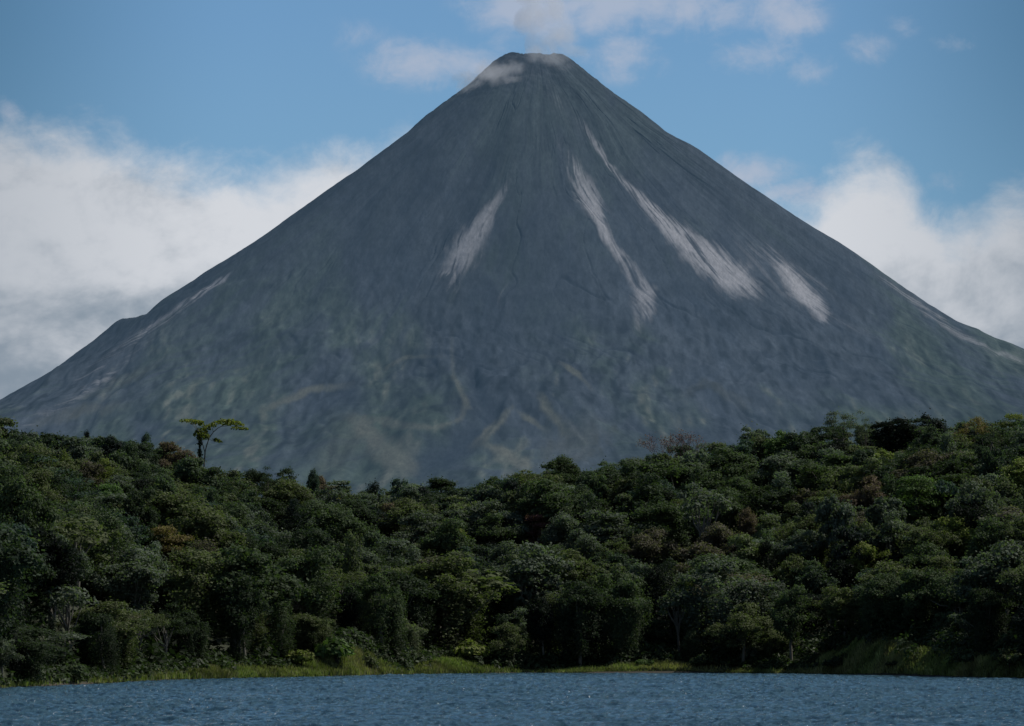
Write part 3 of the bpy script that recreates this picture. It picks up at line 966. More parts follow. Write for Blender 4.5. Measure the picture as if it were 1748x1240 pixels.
# hand-placed trees one can single out: px, top py, height, width factor, form, variant, colour, label
HAND = [
    (1435, 702, 19, .95, 'open', 0, 'grey green', 'tallest airy tree standing proud of the right skyline, left of the dark round tree'),
    (1478, 712, 17, .7, 'open', 1, 'grey green', 'slim airy tree between the tallest skyline tree and the dark round tree'),
    (1540, 708, 20, 1.45, 'round', 0, 'blackish green', 'blackish green round tree standing out on the right skyline'),
    (1662, 712, 19, .85, 'open', 0, 'orange tinged', 'yellow-orange crowned tree on a dark trunk on the right skyline'),
    (1730, 708, 16, 1.0, 'layered', 0, 'yellow green', 'yellow-green tree at the right end of the skyline'),
    (1480, 808, 17, 1.1, 'dome', 0, 'reddish brown', 'reddish brown crowned tree halfway up the right slope'),
    (1580, 768, 17, 1.3, 'dome', 1, 'dull brown', 'wide olive-brown tree just below the dark round skyline tree'),
    (1563, 815, 20, 1.15, 'layered', 1, 'bright green', 'bright green tiered tree below the olive-brown tree, right slope'),
    (1640, 890, 15, 1.3, 'dome', 2, 'yellow green', 'wide yellow-green tree on the right slope under the tall dark trunk'),
    (1482, 925, 16, 1.05, 'dome', 1, 'yellow green', 'yellow-green dome beside the dark hollow on the right slope'),
    (1350, 950, 17, 1.0, 'round', 1, 'olive green', 'olive round-topped tree left of the dark hollow, right slope'),
    (1355, 912, 17, 1.1, 'dome', 2, 'grey green', 'grey-green dome directly behind the olive round-topped tree'),
    (1268, 1024, 17, 1.15, 'dome', 0, 'olive green', 'feathery olive dome near the shore, left of the right grassy mound'),
    (1350, 1012, 18, .9, 'round', 2, 'mid green', 'mid green round crown right of the feathery olive dome'),
    (1440, 1010, 16, 1.4, 'dome', 2, 'olive green', 'wide low olive tree behind the left tip of the right grassy mound'),
    (1225, 893, 17, 1.15, 'dome', 1, 'dull brown', 'brown twiggy dome in the middle of the slope, right of centre'),
    (1110, 897, 17, 1.2, 'dome', 0, 'dull brown', 'brown domed tree on the middle slope, left of the twiggy brown one'),
    (1160, 868, 15, .9, 'open', 1, 'orange tinged', 'small orange-tinged crown above the two brown domes'),
    (1275, 870, 15, .8, 'round', 1, 'reddish brown', 'small reddish crown at mid slope right of the orange-tinged one'),
    (915, 880, 15, .95, 'layered', 0, 'dusky red', 'dusky red crowned tree in the middle of the slope under the summit'),
    (975, 945, 18, 1.25, 'dome', 2, 'olive green', 'large olive dome above the dark gully in the centre'),
    (720, 872, 17, 1.35, 'dome', 1, 'grey green', 'wide grey-green dome left of centre beside the yellow-green tree'),
    (728, 868, 15.5, .55, 'layered', 1, 'pale grey', 'pale whitish tree top peeking over the wide grey-green dome'),
    (785, 888, 16, .85, 'round', 0, 'yellow green', 'yellow-green rounded tree beside the wide grey-green dome'),
    (672, 865, 15, .8, 'dome', 2, 'reddish brown', 'rusty crown left of the whitish tree top'),
    (845, 872, 18, 1.25, 'dome', 0, 'mid green', 'mid green dome right of the yellow-green rounded tree'),
    (755, 962, 25, 1.5, 'curtain', 0, 'olive green', 'large feathery olive tree hung with vines near the left centre shore'),
    (858, 1062, 12.5, 1.15, 'dome', 1, 'olive green', 'small olive dome at the shore beside the dark central gully'),
    (655, 980, 24, .95, 'curtain', 1, 'mid green', 'tall vine-hung tree left of the large feathery olive tree'),
    (535, 948, 25, 1.2, 'curtain', 2, 'mid green', 'big vine-draped tree above the left grassy mound'),
    (480, 1005, 20, .8, 'vine', 0, 'mid green', 'vine tower at the left foot of the big vine-draped tree'),
    (560, 1005, 17, .75, 'vine', 1, 'olive green', 'vine column at the right foot of the big vine-draped tree'),
    (410, 1035, 15, .8, 'vine', 2, 'dark green', 'dark pointed vine column left of the left grassy mound'),
    (320, 938, 23, 1.3, 'curtain', 1, 'olive green', 'broad tree with a rounded overhanging right edge, left part of shore'),
    (225, 945, 19, 1.3, 'dome', 2, 'grey green', 'grey-green feathery dome left of the overhanging tree near the left shore'),
    (120, 985, 17, 1.2, 'bigleaf', 0, 'grey green', 'large-leaved grey-green tree on the far left slope'),
    (18, 965, 19, .9, 'vine', 1, 'blackish green', 'near-black vine tower at the left edge of the photo'),
    (95, 1050, 10, .55, 'vine', 2, 'blackish green', 'small near-black spire among the pale big leaves, far left'),
    (285, 750, 15, 1.15, 'dome', 0, 'reddish brown', 'reddish brown crown on the left skyline beside the flat-topped tree'),
    (250, 738, 17, .55, 'dense', 1, 'blue green', 'small blue-green treetop standing above the left skyline'),
    (147, 735, 15, .5, 'dense', 0, 'blackish green', 'small dark spire on the left skyline'),
    (190, 742, 14, .45, 'open', 0, 'grey green', 'thin see-through tree on the left skyline right of the dark spire'),
    (150, 785, 15, 1.0, 'dome', 1, 'dull brown', 'brownish tree below the dark spire on the left slope'),
    (175, 792, 15, .8, 'round', 2, 'yellow green', 'yellow-green tree on the upper left slope'),
    (430, 800, 16, .9, 'dome', 1, 'dark green', 'dark dome on the skyline right of the flat-topped tree'),
    (460, 806, 15, .8, 'open', 1, 'dark green', 'open flat crown right of the dark dome on the left-centre skyline'),
    (530, 803, 17, .5, 'round', 1, 'blue green', 'dark little tuft left of the rusty crown on the skyline'),
    (545, 818, 15, .8, 'dome', 2, 'reddish brown', 'rusty crown on the skyline at the lowest dip of the ridge'),
    (290, 900, 16, 1.0, 'layered', 0, 'orange tinged', 'orange-flecked tree above the overhanging tree, left slope'),
    (960, 778, 15, 1.25, 'dome', 1, 'mid green', 'broad dome that starts the rise of the skyline right of centre'),
    (1285, 765, 14, .5, 'dense', 1, 'blackish green', 'narrow dark spire just below the right-centre skyline'),
    (1215, 785, 14, .45, 'dense', 0, 'blackish green', 'very slim dark spire left of the narrow dark spire'),
    (1310, 920, 19, .7, 'dense', 1, 'blackish green', 'near-black tall tree right of the brown twiggy dome'),
    (1425, 950, 15, 1.0, 'round', 0, 'blackish green', 'round tree darkened as shade of the dark hollow on the right slope'),  # near-black leaves imitate the shade of this hollow
    (1600, 1040, 14, .8, 'vine', 0, 'dark green', 'dark vine-covered tower rising from the right grassy mound'),
    (1560, 975, 22, 1.2, 'curtain', 2, 'mid green', 'tall vine-clad tree behind the right grassy mound'),
    (990, 1000, 22, 1.1, 'curtain', 0, 'dark green', 'dark vine-hung tree right of the central gully'),
    (1060, 990, 21, 1.0, 'curtain', 1, 'mid green', 'tall vine-hung tree second to the right of the central gully'),
    (1160, 1000, 19, .9, 'bigleaf', 1, 'grey green', 'big-leaved pale tree left of the feathery olive dome'),
    (1690, 1010, 18, 1.1, 'curtain', 0, 'dark green', 'dark curtained tree near the right edge of the shore'),
    (1640, 965, 18, 1.2, 'dome', 0, 'mid green', 'green dome up from the right grassy mound'),
    (90, 905, 19, 1.1, 'round', 1, 'blackish green', 'tree darkened as shade of the dark hollow on the far left slope'),  # leaf colour set near-black to stand in for hollow shade
    (1665, 850, 18, 1.0, 'curtain', 3, 'blackish green', 'tree darkened as hollow shade under the yellow-orange skyline crown'),  # shade of a hollow put into the leaf colour
    (872, 975, 19, .9, 'curtain', 2, 'blackish green', 'tree darkened as hollow shade between the large feathery olive tree and the central gully'),  # near-black leaves paint the shade of the gap
    (600, 1010, 19, .8, 'curtain', 4, 'blackish green', 'near-black vine-hung tree right behind the left grassy mound'),
    (420, 985, 20, .9, 'round', 3, 'dark green', 'dark tree between the overhanging left tree and the vine tower'),
    (930, 1020, 18, .8, 'round', 1, 'blackish green', 'tree darkened as shade of the central gully'),  # gully shade painted by the near-black leaf colour
]
keepclear = []
occ = []      # (x, y, radius)
placed = []   # for labels
for (px, py, h, w, form, var, colour, label) in HAND:
    x, y, hh = place_on_slope(px, py, h)
    hh = min(max(hh, h * 0.6), h * 1.45)
    tree(NAMEOF[form], x, y, hh, form, var, colour, w, random.random() * 6.28, label, 'tree', 'trees standing out on the forested slope')
    occ.append((x, y, 3.4 * w))
    keepclear.append((px, proj(x, y, float(ground(x, y)) + hh)[1], y, 5.0 * w * hh / 16.8 / y * FPX, hh * .58 / y * FPX))

# ------------------------------------------------------------------ fill of the forest
COLW = [('dark green', 20), ('mid green', 26), ('olive green', 24), ('grey green', 20), ('blue green', 6), ('blackish green', 9), ('yellow green', 1.2), ('bright green', .8), ('dull brown', 4), ('reddish brown', .6), ('orange tinged', .3)]
cn = [c for c, _ in COLW]; cw = np.array([w for _, w in COLW], float); cw /= cw.sum()
cands = []
step = 7.0
for yy in np.arange(520, 1128, step):
    for xx in np.arange(-230, 231, step):
        x = xx + (random.random() - .5) * step * 0.95
        y = yy + (random.random() - .5) * step * 0.95
        s = y - float(shore_y(x))
        if s < 9: continue
        px, _ = proj(x, y, 20)
        if not -170 < px < 1918: continue
        if px > 1775 and s < 60: continue
        if any((x - a) ** 2 + (y - b) ** 2 < (r0 + 2.2) ** 2 for a, b, r0 in occ): continue
        # keep the grassy mounds open
        skip = False
        for (mpx, w, h_, dep) in MOUNDS[:5]:
            mx = (mpx - 874) / FPX * MY[mpx]
            if abs(x - mx) < w * 1.5 and s < dep * 1.9: skip = True
        if skip: continue
        cands.append((x, y, s, px))
random.shuffle(cands)
fill = []
for (x, y, s, px) in cands:
    rad_ = (3.1 + 2.8 * random.random() ** 1.4) * (1.28 if s < 50 else 1.08)
    if any((x - a) ** 2 + (y - b) ** 2 < (0.55 * (rad_ + r0)) ** 2 * 2.6 for a, b, r0, *_ in fill if abs(a - x) < 12 and abs(b - y) < 12): continue
    near = s < 45
    fr = random.random()
    if near:
        form = 'curtain' if fr < .36 else 'vine' if fr < .58 else 'dome' if fr < .74 else 'round' if fr < .86 else 'bigleaf' if fr < .94 else 'dense'
        h = 19 + 9 * random.random() if random.random() < .72 else 8 + 6 * random.random()
    else:
        form = 'dome' if fr < .30 else 'round' if fr < .54 else 'layered' if fr < .60 else 'curtain' if fr < .76 else 'open' if fr < .88 else 'dense' if fr < .91 else 'bigleaf' if fr < .93 else 'vine'
        h = 8.5 + 8 * random.random() + 7 * float(vnoise(np.array(x / 16.), np.array(y / 22.), 7))
        if random.random() < 0.08: h *= 1.3
    if s < 14: h *= 0.85
    w = (0.75 + 0.5 * random.random()) * rad_ / 3.7 * (15.5 / max(h, 12)) ** .55
    if form in ('vine', 'dense'): w *= 0.72; h *= 1.12
    # keep under the skyline of the photograph
    g = float(ground(x, y))
    lim = float(at(px, skyline(px) + (2 + 16 * random.random() ** 1.5 if random.random() > .08 else -9), y)[2]) - g
    if y > 1000: h = max(h, min(lim, 19) * (0.8 + .2 * random.random()))
    for (hpx, hpy, hy, hw, hv) in keepclear:
        if y < hy - 1 and abs(px - hpx) < hw * .95:
            lim = min(lim, float(at(px, hpy + hv, y)[2]) - g)
    if near: w *= 1.1
    h = max(4.5, min(h, lim))
    # colour: patches
    q = float(vnoise(np.array(x / 28.), np.array(y / 28.), 77))
    p = cw.copy()
    if q > 0.6: p[2:4] *= 2.2
    if q < 0.35: p[[0, 5]] *= 2
    if near: p[8:] = 0; p[6] *= .5
    p /= p.sum()
    colour = cn[int(rng.choice(len(cn), p=p))]
    fill.append((x, y, rad_, s, px, h, w, form, colour))

# largest in the picture first: the near ones and those with an open view
HMAXI = 235
vis = []
for t in fill:
    x, y, rad_, s, px, h, w, form, colour = t
    inside = 5 < px < 1743
    vis.append((w * h / y * (1.0 if inside else 0.0) * (1.25 if s < 60 else 1.0), t))
vis.sort(key=lambda a: -a[0])
indiv = [t for _, t in vis[:HMAXI]]
rest = [t for _, t in vis[HMAXI:]]

# labels: rows up the slope x landmark columns x order from the left
COLS = [(0, 'at the far left'), (90, 'below the left skyline spire'), (200, 'below the left reddish crown'), (310, 'below the flat-topped tree'), (400, 'right of the flat-topped tree'),
        (500, 'above the left grassy mound'), (610, 'right of the left mound'), (710, 'near the whitish tree top'), (800, 'below the leftmost scree run'), (880, 'below the summit'),
        (960, 'below the central scree run'), (1050, 'left of the bare trees'), (1140, 'below the bare reddish trees'), (1230, 'below the longest scree run'), (1320, 'left of the dark hollow'), (1410, 'below the tallest skyline tree'),
        (1500, 'above the right grassy mound'), (1590, 'right of the dark skyline tree'), (1670, 'below the yellow-orange crown'), (1748, 'at the far right')]
ROWS = [(22, 'on the shore'), (50, 'behind shore trees'), (95, 'low on slope'), (150, 'at mid slope'), (215, 'high on slope'), (9999, 'near the ridge')]
ORD = ['leftmost', 'second from left', 'third from left', 'fourth from left', 'fifth from left', 'sixth from left', 'seventh from left']
cells = {}
for t in indiv:
    x, y, rad_, s, px, h, w, form, colour = t
    ci = max(i for i, (c, _) in enumerate(COLS) if px >= c)
    ri = min(i for i, (c, _) in enumerate(ROWS) if s < c)
    cells.setdefault((ci, ri, colour, form), []).append(t)
for (ci, ri, colour, form), lst in cells.items():
    lst.sort(key=lambda t: t[4])
    for i, t in enumerate(lst):
        x, y, rad_, s, px, h, w, form, colour = t
        lab = f"{colour} {FORMWORD[form]} tree {ROWS[ri][1]}, {COLS[ci][1]}"
        if len(lst) > 1: lab = ORD[min(i, 6)] + ' ' + lab
        tree(NAMEOF[form], x, y, h, form, random.randrange(9), colour, w, random.random() * 6.28, lab, 'tree', 'trees of the forested slope')


# the farther rest as one object
def merge_forest(name, items, thin, sizef):
    V, F, VA, CO = [], [], [], []
    o = 0
    lib = {}
    for form, n in FORMS:
        for k in range(n):
            v, f, var, tips, r = crown_mesh(form, form, 900 + len(form) * 5 + k * 17 + ord(form[0]), thin, sizef)
            lib[(form, k)] = (v, f, var)
    for (x, y, rad_, s, px, h, w, form, colour) in items:
        v, f, var = lib[(form, random.randrange(dict(FORMS)[form]))]
        a = random.random() * 6.28
        ca, sa = math.cos(a), math.sin(a)
        k = h / 16.8
        vx = (v[:, 0] * ca - v[:, 1] * sa) * k * w + x
        vy = (v[:, 0] * sa + v[:, 1] * ca) * k * w + y
        vx = vx + v[:, 2] * random.gauss(0, .07); vy = vy + v[:, 2] * random.gauss(0, .07)
        vz = v[:, 2] * k + float(ground(x, y)) - 0.3
        V.append(np.stack([vx, vy, vz], 1)); F.append(f + o); o += len(v)
        VA.append(var)
        c = np.array(PAL[colour]) * (0.8 + 0.4 * random.random()) + np.array((.006, .009, .011))  # bluish distance haze added to the leaf colour
        CO.append(np.repeat(np.array([[*c, 1.0]]), len(v), 0))
    return mesh_np(name, np.concatenate(V), np.concatenate(F), mat_leaf('leaves_of_the_wood', None, 'tint'),
                   {'leafvar': ('POINT', 'FLOAT', np.concatenate(VA)), 'tint': ('POINT', 'FLOAT_COLOR', np.concatenate(CO))})


fo = link('forest', merge_forest('forest', rest, 0.999, 0.74))
tag(fo, 'dense mass of smaller jungle trees filling the slope behind', 'forest', kind='stuff')


# ------------------------------------------------------------------ undergrowth (low broad leaved bushes under the trees) and grass
def leafy_mass(name, pts, lsize, mat, r, per=40, spread=1.3, hgt=1.6, tint=None):
    P, NN, S, VA = [], [], [], []
    for (x, y, z, k) in pts:
        n = max(5, int(per * k))
        d = r.normal(size=(n, 3)); d /= np.linalg.norm(d, axis=1)[:, None]; d[:, 2] = np.abs(d[:, 2])
        rr = (0.6 + 0.4 * r.random(n))[:, None]
        P.append(np.array((x, y, z)) + d * rr * np.array((spread, spread, hgt)) * k)
        q = d.copy(); q[:, 2] += 0.5
        NN.append(q)
        S.append(lsize * (0.6 + 0.8 * r.random(n)))
        VA.append(np.clip(0.5 + 0.5 * (r.random() - .5) + 0.5 * (r.random(n) - .5), 0, 1))
    P, NN, S, VA = map(np.concatenate, (P, NN, S, VA))
    v, f = leaves_at(P, NN, S, r, 2.1, 0.6)
    return mesh_np(name, v, f, mat, {'leafvar': ('POINT', 'FLOAT', np.repeat(VA, 4))})


r9 = np.random.default_rng(99)
up = []
for i in range(5200):
    x = r9.uniform(-150, 150); s = 3.0 + 30 * r9.random() ** 1.5
    y = float(shore_y(x)) + s
    px, _ = proj(x, y, 2)
    if not -60 < px < 1810: continue
    mound = any(abs(x - (mpx - 874) / FPX * MY[mpx]) < w * 1.4 and s < dep * 1.6 for (mpx, w, h_, dep) in MOUNDS[:5])
    if mound and r9.random() < (0.99 if s < 9 else .93): continue
    if s < 4.5 + 3 * float(vnoise(np.array(x / 7.), np.array(0.), 8)): continue
    if s < 9 and fbm(np.array(x / 12.), np.array(0.), 2, 5) > 0.1: continue
    up.append((x, y, float(ground(x, y)), (0.45 + 1.9 * float(vnoise(np.array(x / 9.), np.array(s / 9.), 18)) ** 1.5 + .5 * r9.random()) * min(1.0, .35 + s / 20)))
ug = link('undergrowth', leafy_mass('undergrowth', up, 0.5, mat_leaf('undergrowth_leaves', (.040, .060, .028), gloss=0.2), r9, 46, 1.5, 2.2))
tag(ug, 'tangle of low broad-leaved plants along the foot of the trees', 'undergrowth', kind='stuff')

# climbers and saplings over the whole slope floor, dark
up2 = []
for i in range(5200):
    x = r9.uniform(-215, 215); y = r9.uniform(560, 1110)
    s = y - float(shore_y(x))
    if s < 20: continue
    px, _ = proj(x, y, 20)
    if not -100 < px < 1850: continue
    up2.append((x, y, float(ground(x, y)), 1.2 + 1.3 * r9.random()))
ug2 = link('saplings', leafy_mass('saplings', up2, 0.75, mat_leaf('sapling_leaves', (.022, .034, .017)), r9, 26, 1.7, 3.4))
tag(ug2, 'dark saplings and climbers covering the slope floor between trees', 'undergrowth', kind='stuff')


def build_grass():
    r = np.random.default_rng(8)
    X, Y, Hh = [], [], []
    # whole bank fringe
    n = 60000
    x = r.uniform(-140, 140, n); s = -0.3 + 9 * r.random(n) ** 1.6
    y = shore_y(x) + s
    dens = smooth(-0.35, 0.35, fbm(x / 16, y / 40, 3, 15))
    keep = r.random(n) < dens * (1 - smooth(3, 9, s) * 0.7)
    x, y = x[keep], y[keep]
    X.append(x); Y.append(y); Hh.append(0.30 + 0.55 * r.random(len(x)) * smooth(-0.3, 4, y - shore_y(x)))
    for (mpx, w, h_, dep) in MOUNDS:
        mx = (mpx - 874) / FPX * MY[mpx]
        n = int(1300 * w)
        x = mx + r.normal(size=n) * w * 0.85
        y = shore_y(x) + r.random(n) * dep * 2.0
        X.append(x); Y.append(y); Hh.append(0.55 + 0.75 * r.random(n))
    x, y, h = map(np.concatenate, (X, Y, Hh))
    z = ground(x, y)
    k = z > -0.05
    x, y, z, h = x[k], y[k], z[k], h[k]
    n = len(x)
    h = h * (0.7 + 0.7 * vnoise(x / 1.6, y / 1.6, 4))
    a = r.random(n) * 6.28
    wd = 0.10 + 0.10 * r.random(n)
    lx, ly = r.normal(size=n) * 0.22 * h, r.normal(size=n) * 0.22 * h
    p0 = np.stack([x - np.cos(a) * wd, y - np.sin(a) * wd, z - 0.05], 1)
    p1 = np.stack([x + np.cos(a) * wd, y + np.sin(a) * wd, z - 0.05], 1)
    p2 = np.stack([x + lx + np.cos(a) * wd * .3, y + ly + np.sin(a) * wd * .3, z + h], 1)
    p3 = np.stack([x + lx * .7 - np.cos(a) * wd * .6, y + ly * .7 - np.sin(a) * wd * .6, z + h * 0.7], 1)
    v = np.stack([p0, p1, p2, p3], 1).reshape(-1, 3)
    f = np.arange(n * 4).reshape(n, 4)
    var = np.clip(vnoise(x / 3.0, y / 3.0, 6) * 0.8 + 0.4 * (r.random(n) - .3), 0, 1)
    t = vnoise(x / 9.0, y / 9.0, 16)[:, None]
    col = np.array([.160, .200, .066]) * (1 - t) + np.array([.215, .205, .095]) * t
    col = np.concatenate([col, np.ones((n, 1))], 1)
    me = mesh_np('shore_grass', v, f, mat_leaf('grass_blades', None, 'tint', gloss=0.2, trans=0.3), {'leafvar': ('POINT', 'FLOAT', np.repeat(var, 4)), 'tint': ('POINT', 'FLOAT_COLOR', np.repeat(col, 4, 0))})
    tag(link('shore_grass', me), 'yellow-green grass along the water edge and on the mounds', 'grass', kind='stuff')


build_grass()


# ------------------------------------------------------------------ shrubs on the shore (countable ones)
def shrub_mesh(seed, size=0.5):
    r = np.random.default_rng(seed)
    P, NN, S = [], [], []
    for k in range(8):
        a, q = r.random() * 6.28, r.random()
        p, nr, s = clump((math.cos(a) * q * 1.3, math.sin(a) * q * 1.3, 1.0 + 1.1 * (1 - q) * r.random()), (.9, .9, .75), int(75 * (.4 / size) ** 1.2), r, size, -.5)
        P.append(p); NN.append(nr); S.append(s)
    P, NN, S = map(np.concatenate, (P, NN, S))
    v, f = leaves_at(P, NN, S, r, 1.9, .6)
    return mesh_np('foliage', v, f, LEAFM['mid green'], {'leafvar': ('POINT', 'FLOAT', np.repeat(np.clip(r.random(len(P)), 0, 1), 4))})


SHR = [shrub_mesh(1, .22), shrub_mesh(2, .28), shrub_mesh(3, .40)]
SV, SF = tubes([([(0, 0, -.4), (.1, 0, .8), (.3, .1, 1.6)], [.09, .07, .03]), ([(0, 0, -.4), (-.2, .1, .7), (-.6, .2, 1.5)], [.08, .06, .03]), ([(0, 0, -.3), (0, -.3, .7), (.2, -.7, 1.4)], [.07, .05, .02])])
STEM = mesh_np('stems', SV, SF, BARKD)
SHRUBS = [(632, 1118, 1.5, 0, 'olive green', 'round olive shrub at the right end of the left grassy mound'), (515, 1108, 2.0, 0, 'yellow green', 'yellow-green shrub at the left end of the left grassy mound'),
          (575, 1092, 2.6, 2, 'bright green', 'pale big-leaved shrub on top of the left grassy mound'), (675, 1090, 2.6, 2, 'grey green', 'pale long-leaved plant right of the left grassy mound'),
          (985, 1104, 2.2, 2, 'olive green', 'olive fan-leaved shrub right of the dark central gully'), (935, 1112, 1.5, 2, 'grey green', 'grey-green big-leaved plant inside the dark central gully'),
          (800, 1095, 2.4, 1, 'yellow green', 'yellow-green shrub left of the small olive dome'), (1100, 1128, 1.3, 0, 'bright green', 'low green shrub on the shore right of the central gully'),
          (1200, 1118, 1.6, 1, 'mid green', 'small shrub at the foot of the feathery olive dome'), (1290, 1105, 1.8, 2, 'grey green', 'pale leafy shrub right below the feathery olive dome'),
          (1425, 1122, 1.4, 1, 'dark green', 'dark shrub at the left tip of the right grassy mound'), (1525, 1132, 1.0, 0, 'dark green', 'small dark bush low on the right grassy mound'),
          (1650, 1110, 1.6, 1, 'mid green', 'green shrub on the right shoulder of the right grassy mound'), (1725, 1108, 2.0, 1, 'olive green', 'olive shrub at the right edge of the shore'),
          (120, 1128, 1.5, 1, 'mid green', 'rounded green shrub in the grass at the far left shore'), (70, 1108, 1.5, 0, 'grey green', 'grey-green big-leaved plant behind the far left grass'),
          (190, 1095, 1.8, 2, 'grey green', 'grey-green big-leaved plant on the left shore'), (310, 1090, 1.8, 2, 'grey green', 'light leafy plant under the overhanging left tree'),
          (20, 1108, 1.8, 2, 'grey green', 'big-leaved plant at the left edge above the grass')]
for (px, py, k, v_, colour, label) in SHRUBS:
    x, y, hh = place_on_slope(px, py, 2.2 * k, 3)
    root = bpy.data.objects.new('shrub', None)
    C.objects.link(root)
    root.location = (x, y, float(ground(x, y)))
    root.scale = (k, k, k * min(1.5, max(.7, hh / (2.2 * k))))
    root.rotation_euler = (0, 0, random.random() * 6)
    c = link('foliage', SHR[v_], root)
    c.material_slots[0].link = 'OBJECT'
    c.material_slots[0].material = LEAFM[colour]
    link('stems', STEM, root)
    tag(root, label, 'shrub', 'shrubs along the lake shore')


# ------------------------------------------------------------------ the flat-topped emergent tree
def emergent():
    Yd = 1075.0
    def q(px, py, dy=0.0):
        x, y, z = at(px, py, Yd + dy)
        return np.array((x, y, z))
    base = q(349, 800); bz = float(ground(base[0], Yd))
    root = bpy.data.objects.new('flat_topped_tree', None); C.objects.link(root)
    root.location = (base[0], Yd, bz)
    o = np.array(root.location)
    foot = np.array((base[0], Yd, bz - 1))
    lst = [([foot, q(348, 800), q(350, 774), q(350, 770)], [.34, .26, .23, .21]),
           ([q(350, 772), q(353, 760), q(357, 748, .5), q(364, 738, 1), q(372, 731, 1.5), q(378, 728, 1.5)], [.21, .19, .17, .14, .12, .10]),
           ([q(378, 728, 1.5), q(392, 727, 2), q(408, 731, 1)], [.10, .08, .04]),
           ([q(376, 729, 1.5), q(386, 722, 0), q(398, 720, -1)], [.10, .07, .04]),
           ([q(364, 738, 1), q(362, 728, 2), q(356, 724, 3)], [.10, .07, .04]),
           ([q(350, 774), q(347, 762, -.5), q(344, 753, -1), q(342, 742, -1), q(337, 732, -1), q(331, 722, -1)], [.17, .15, .13, .11, .09, .05]),
           ([q(340, 738, -1), q(328, 724, -2), q(316, 719, -1)], [.09, .06, .03]),
           ([q(342, 745, -1), q(352, 734, -2), q(358, 727, -2)], [.10, .07, .04]),
           ([q(357, 750), q(366, 754, -1), q(374, 755, -1)], [.07, .05, .03])]
    V, F = tubes(lst)
    link('trunk', mesh_np('trunk', V - o, F, BARK), root)
    r = np.random.default_rng(4)
    P, NN, S = [], [], []
    plates = [(316, 719, 9, 2.2, 0), (328, 719, 10, 2.2, 1), (338, 721, 8, 2.5, -1), (344, 725, 5, 3, 0), (334, 723, 8, 3, 1),
              (362, 727, 7, 3.2, 0), (370, 723, 8, 3, 1), (380, 720, 9, 3, -1), (392, 720, 9, 3, 0), (402, 723, 8, 3.2, 1), (410, 727, 7, 3, 0), (417, 733, 6, 2.4, 0), (405, 732, 9, 2.4, -1),
              (352, 732, 7, 4.5, 0), (345, 738, 8, 6, 1), (338, 742, 7, 6, 0), (350, 745, 7, 5.5, -1), (372, 754, 6, 2.5, 0), (368, 751, 4, 2, 0), (345, 748, 8, 5, 0), (388, 725, 8, 2.2, 1)]
    for (px, py, rx, ry, dy) in plates:
        c = q(px, py, dy * 1.5) - o
        k = Yd / FPX
        p, nr, s = clump(tuple(c), (rx * k * 1.15, rx * k * 1.25, ry * k * 1.45), int(40 + rx * ry * 3.4), r, .42, -.5)
        P.append(p); NN.append(nr); S.append(s)
    P, NN, S = map(np.concatenate, (P, NN, S))
    v, f = leaves_at(P, NN, S, r, 1.6, .7)
    link('crown', mesh_np('crown', v, f, mat_leaf('emergent_leaves', (.165, .185, .040), trans=.35), {'leafvar': ('POINT', 'FLOAT', np.repeat(r.random(len(P)), 4))}), root)
    # the climber hanging from the left fork
    P = []
    for (y0, y1, sx_, n) in ((738, 788, .35, 260), (768, 786, .75, 170), (738, 760, .9, 160)):
        for k in range(n):
            P.append(q(341 + r.normal() * sx_ / .19 * .5, y0 + (y1 - y0) * r.random(), r.normal() * .5) - o)
    P = np.array(P)
    v, f = leaves_at(P, r.normal(size=P.shape), .32 + .2 * r.random(len(P)), r)
    nl_ = len(v)
    tv, tf = tubes([([q(341, 737) - o, q(341, 760) - o, q(341, 789) - o], [.16, .16, .12])])
    v = np.concatenate([v, tv]); f = np.concatenate([f, tf + nl_])
    link('hanging_climber', mesh_np('hanging_climber', v, f, LEAFM['dark green'], {'leafvar': ('POINT', 'FLOAT', np.concatenate([np.repeat(r.random(len(P)), 4), np.zeros(len(tv))]))}), root)
    tag(root, 'lone flat-topped yellow-green tree rising above the left forest skyline', 'tree')


emergent()


# ------------------------------------------------------------------ leafless reddish trees on the skyline
def bare_tree(px, py, h, seed, label):
    x, y, hh = place_on_slope(px, py, h)
    r = np.random.default_rng(seed)
    root = bpy.data.objects.new('bare_tree', None); C.objects.link(root)
    root.location = (x, y, float(ground(x, y)))
    lst, tips = [], []

    def grow(p, d, ln, rad, lev):
        e = p + d * ln
        m_ = (p + e) / 2 + r.normal(size=3) * ln * .06
        lst.append(([p, m_, e], [rad, rad * .8, rad * .62]))
        if lev == 0:
            tips.append(e); return
        for k in range(3 if lev > 1 else 4):
            nd = d + r.normal(size=3) * .42
            nd[2] = abs(nd[2]) * .9 + .18
            nd /= np.linalg.norm(nd)
            grow(e, nd, ln * (.62 + .2 * r.random()), rad * .58, lev - 1)
    grow(np.array((0, 0, -1.)), np.array((0, 0, 1.)), hh * .42, .26, 4)
    V, F = tubes(lst)
    V[:, 2] *= hh / V[:, 2].max()
    link('trunk', mesh_np('trunk', V, F, mat_bark('reddish_twigs', (.09, .055, .05))), root)
    T = np.array(tips); T[:, 2] *= hh / max(T[:, 2].max(), 1)
    T = np.repeat(T, 2, 0) + r.normal(size=(len(T) * 2, 3)) * .4
    v, f = leaves_at(T, np.tile((0, 0, 1.), (len(T), 1)), .22 + .15 * r.random(len(T)), r)
    link('crown', mesh_np('crown', v, f, LEAFM['dusky red'], {'leafvar': ('POINT', 'FLOAT', np.repeat(r.random(len(T)), 4))}), root)
    tag(root, label, 'tree', 'leafless reddish trees on the skyline')


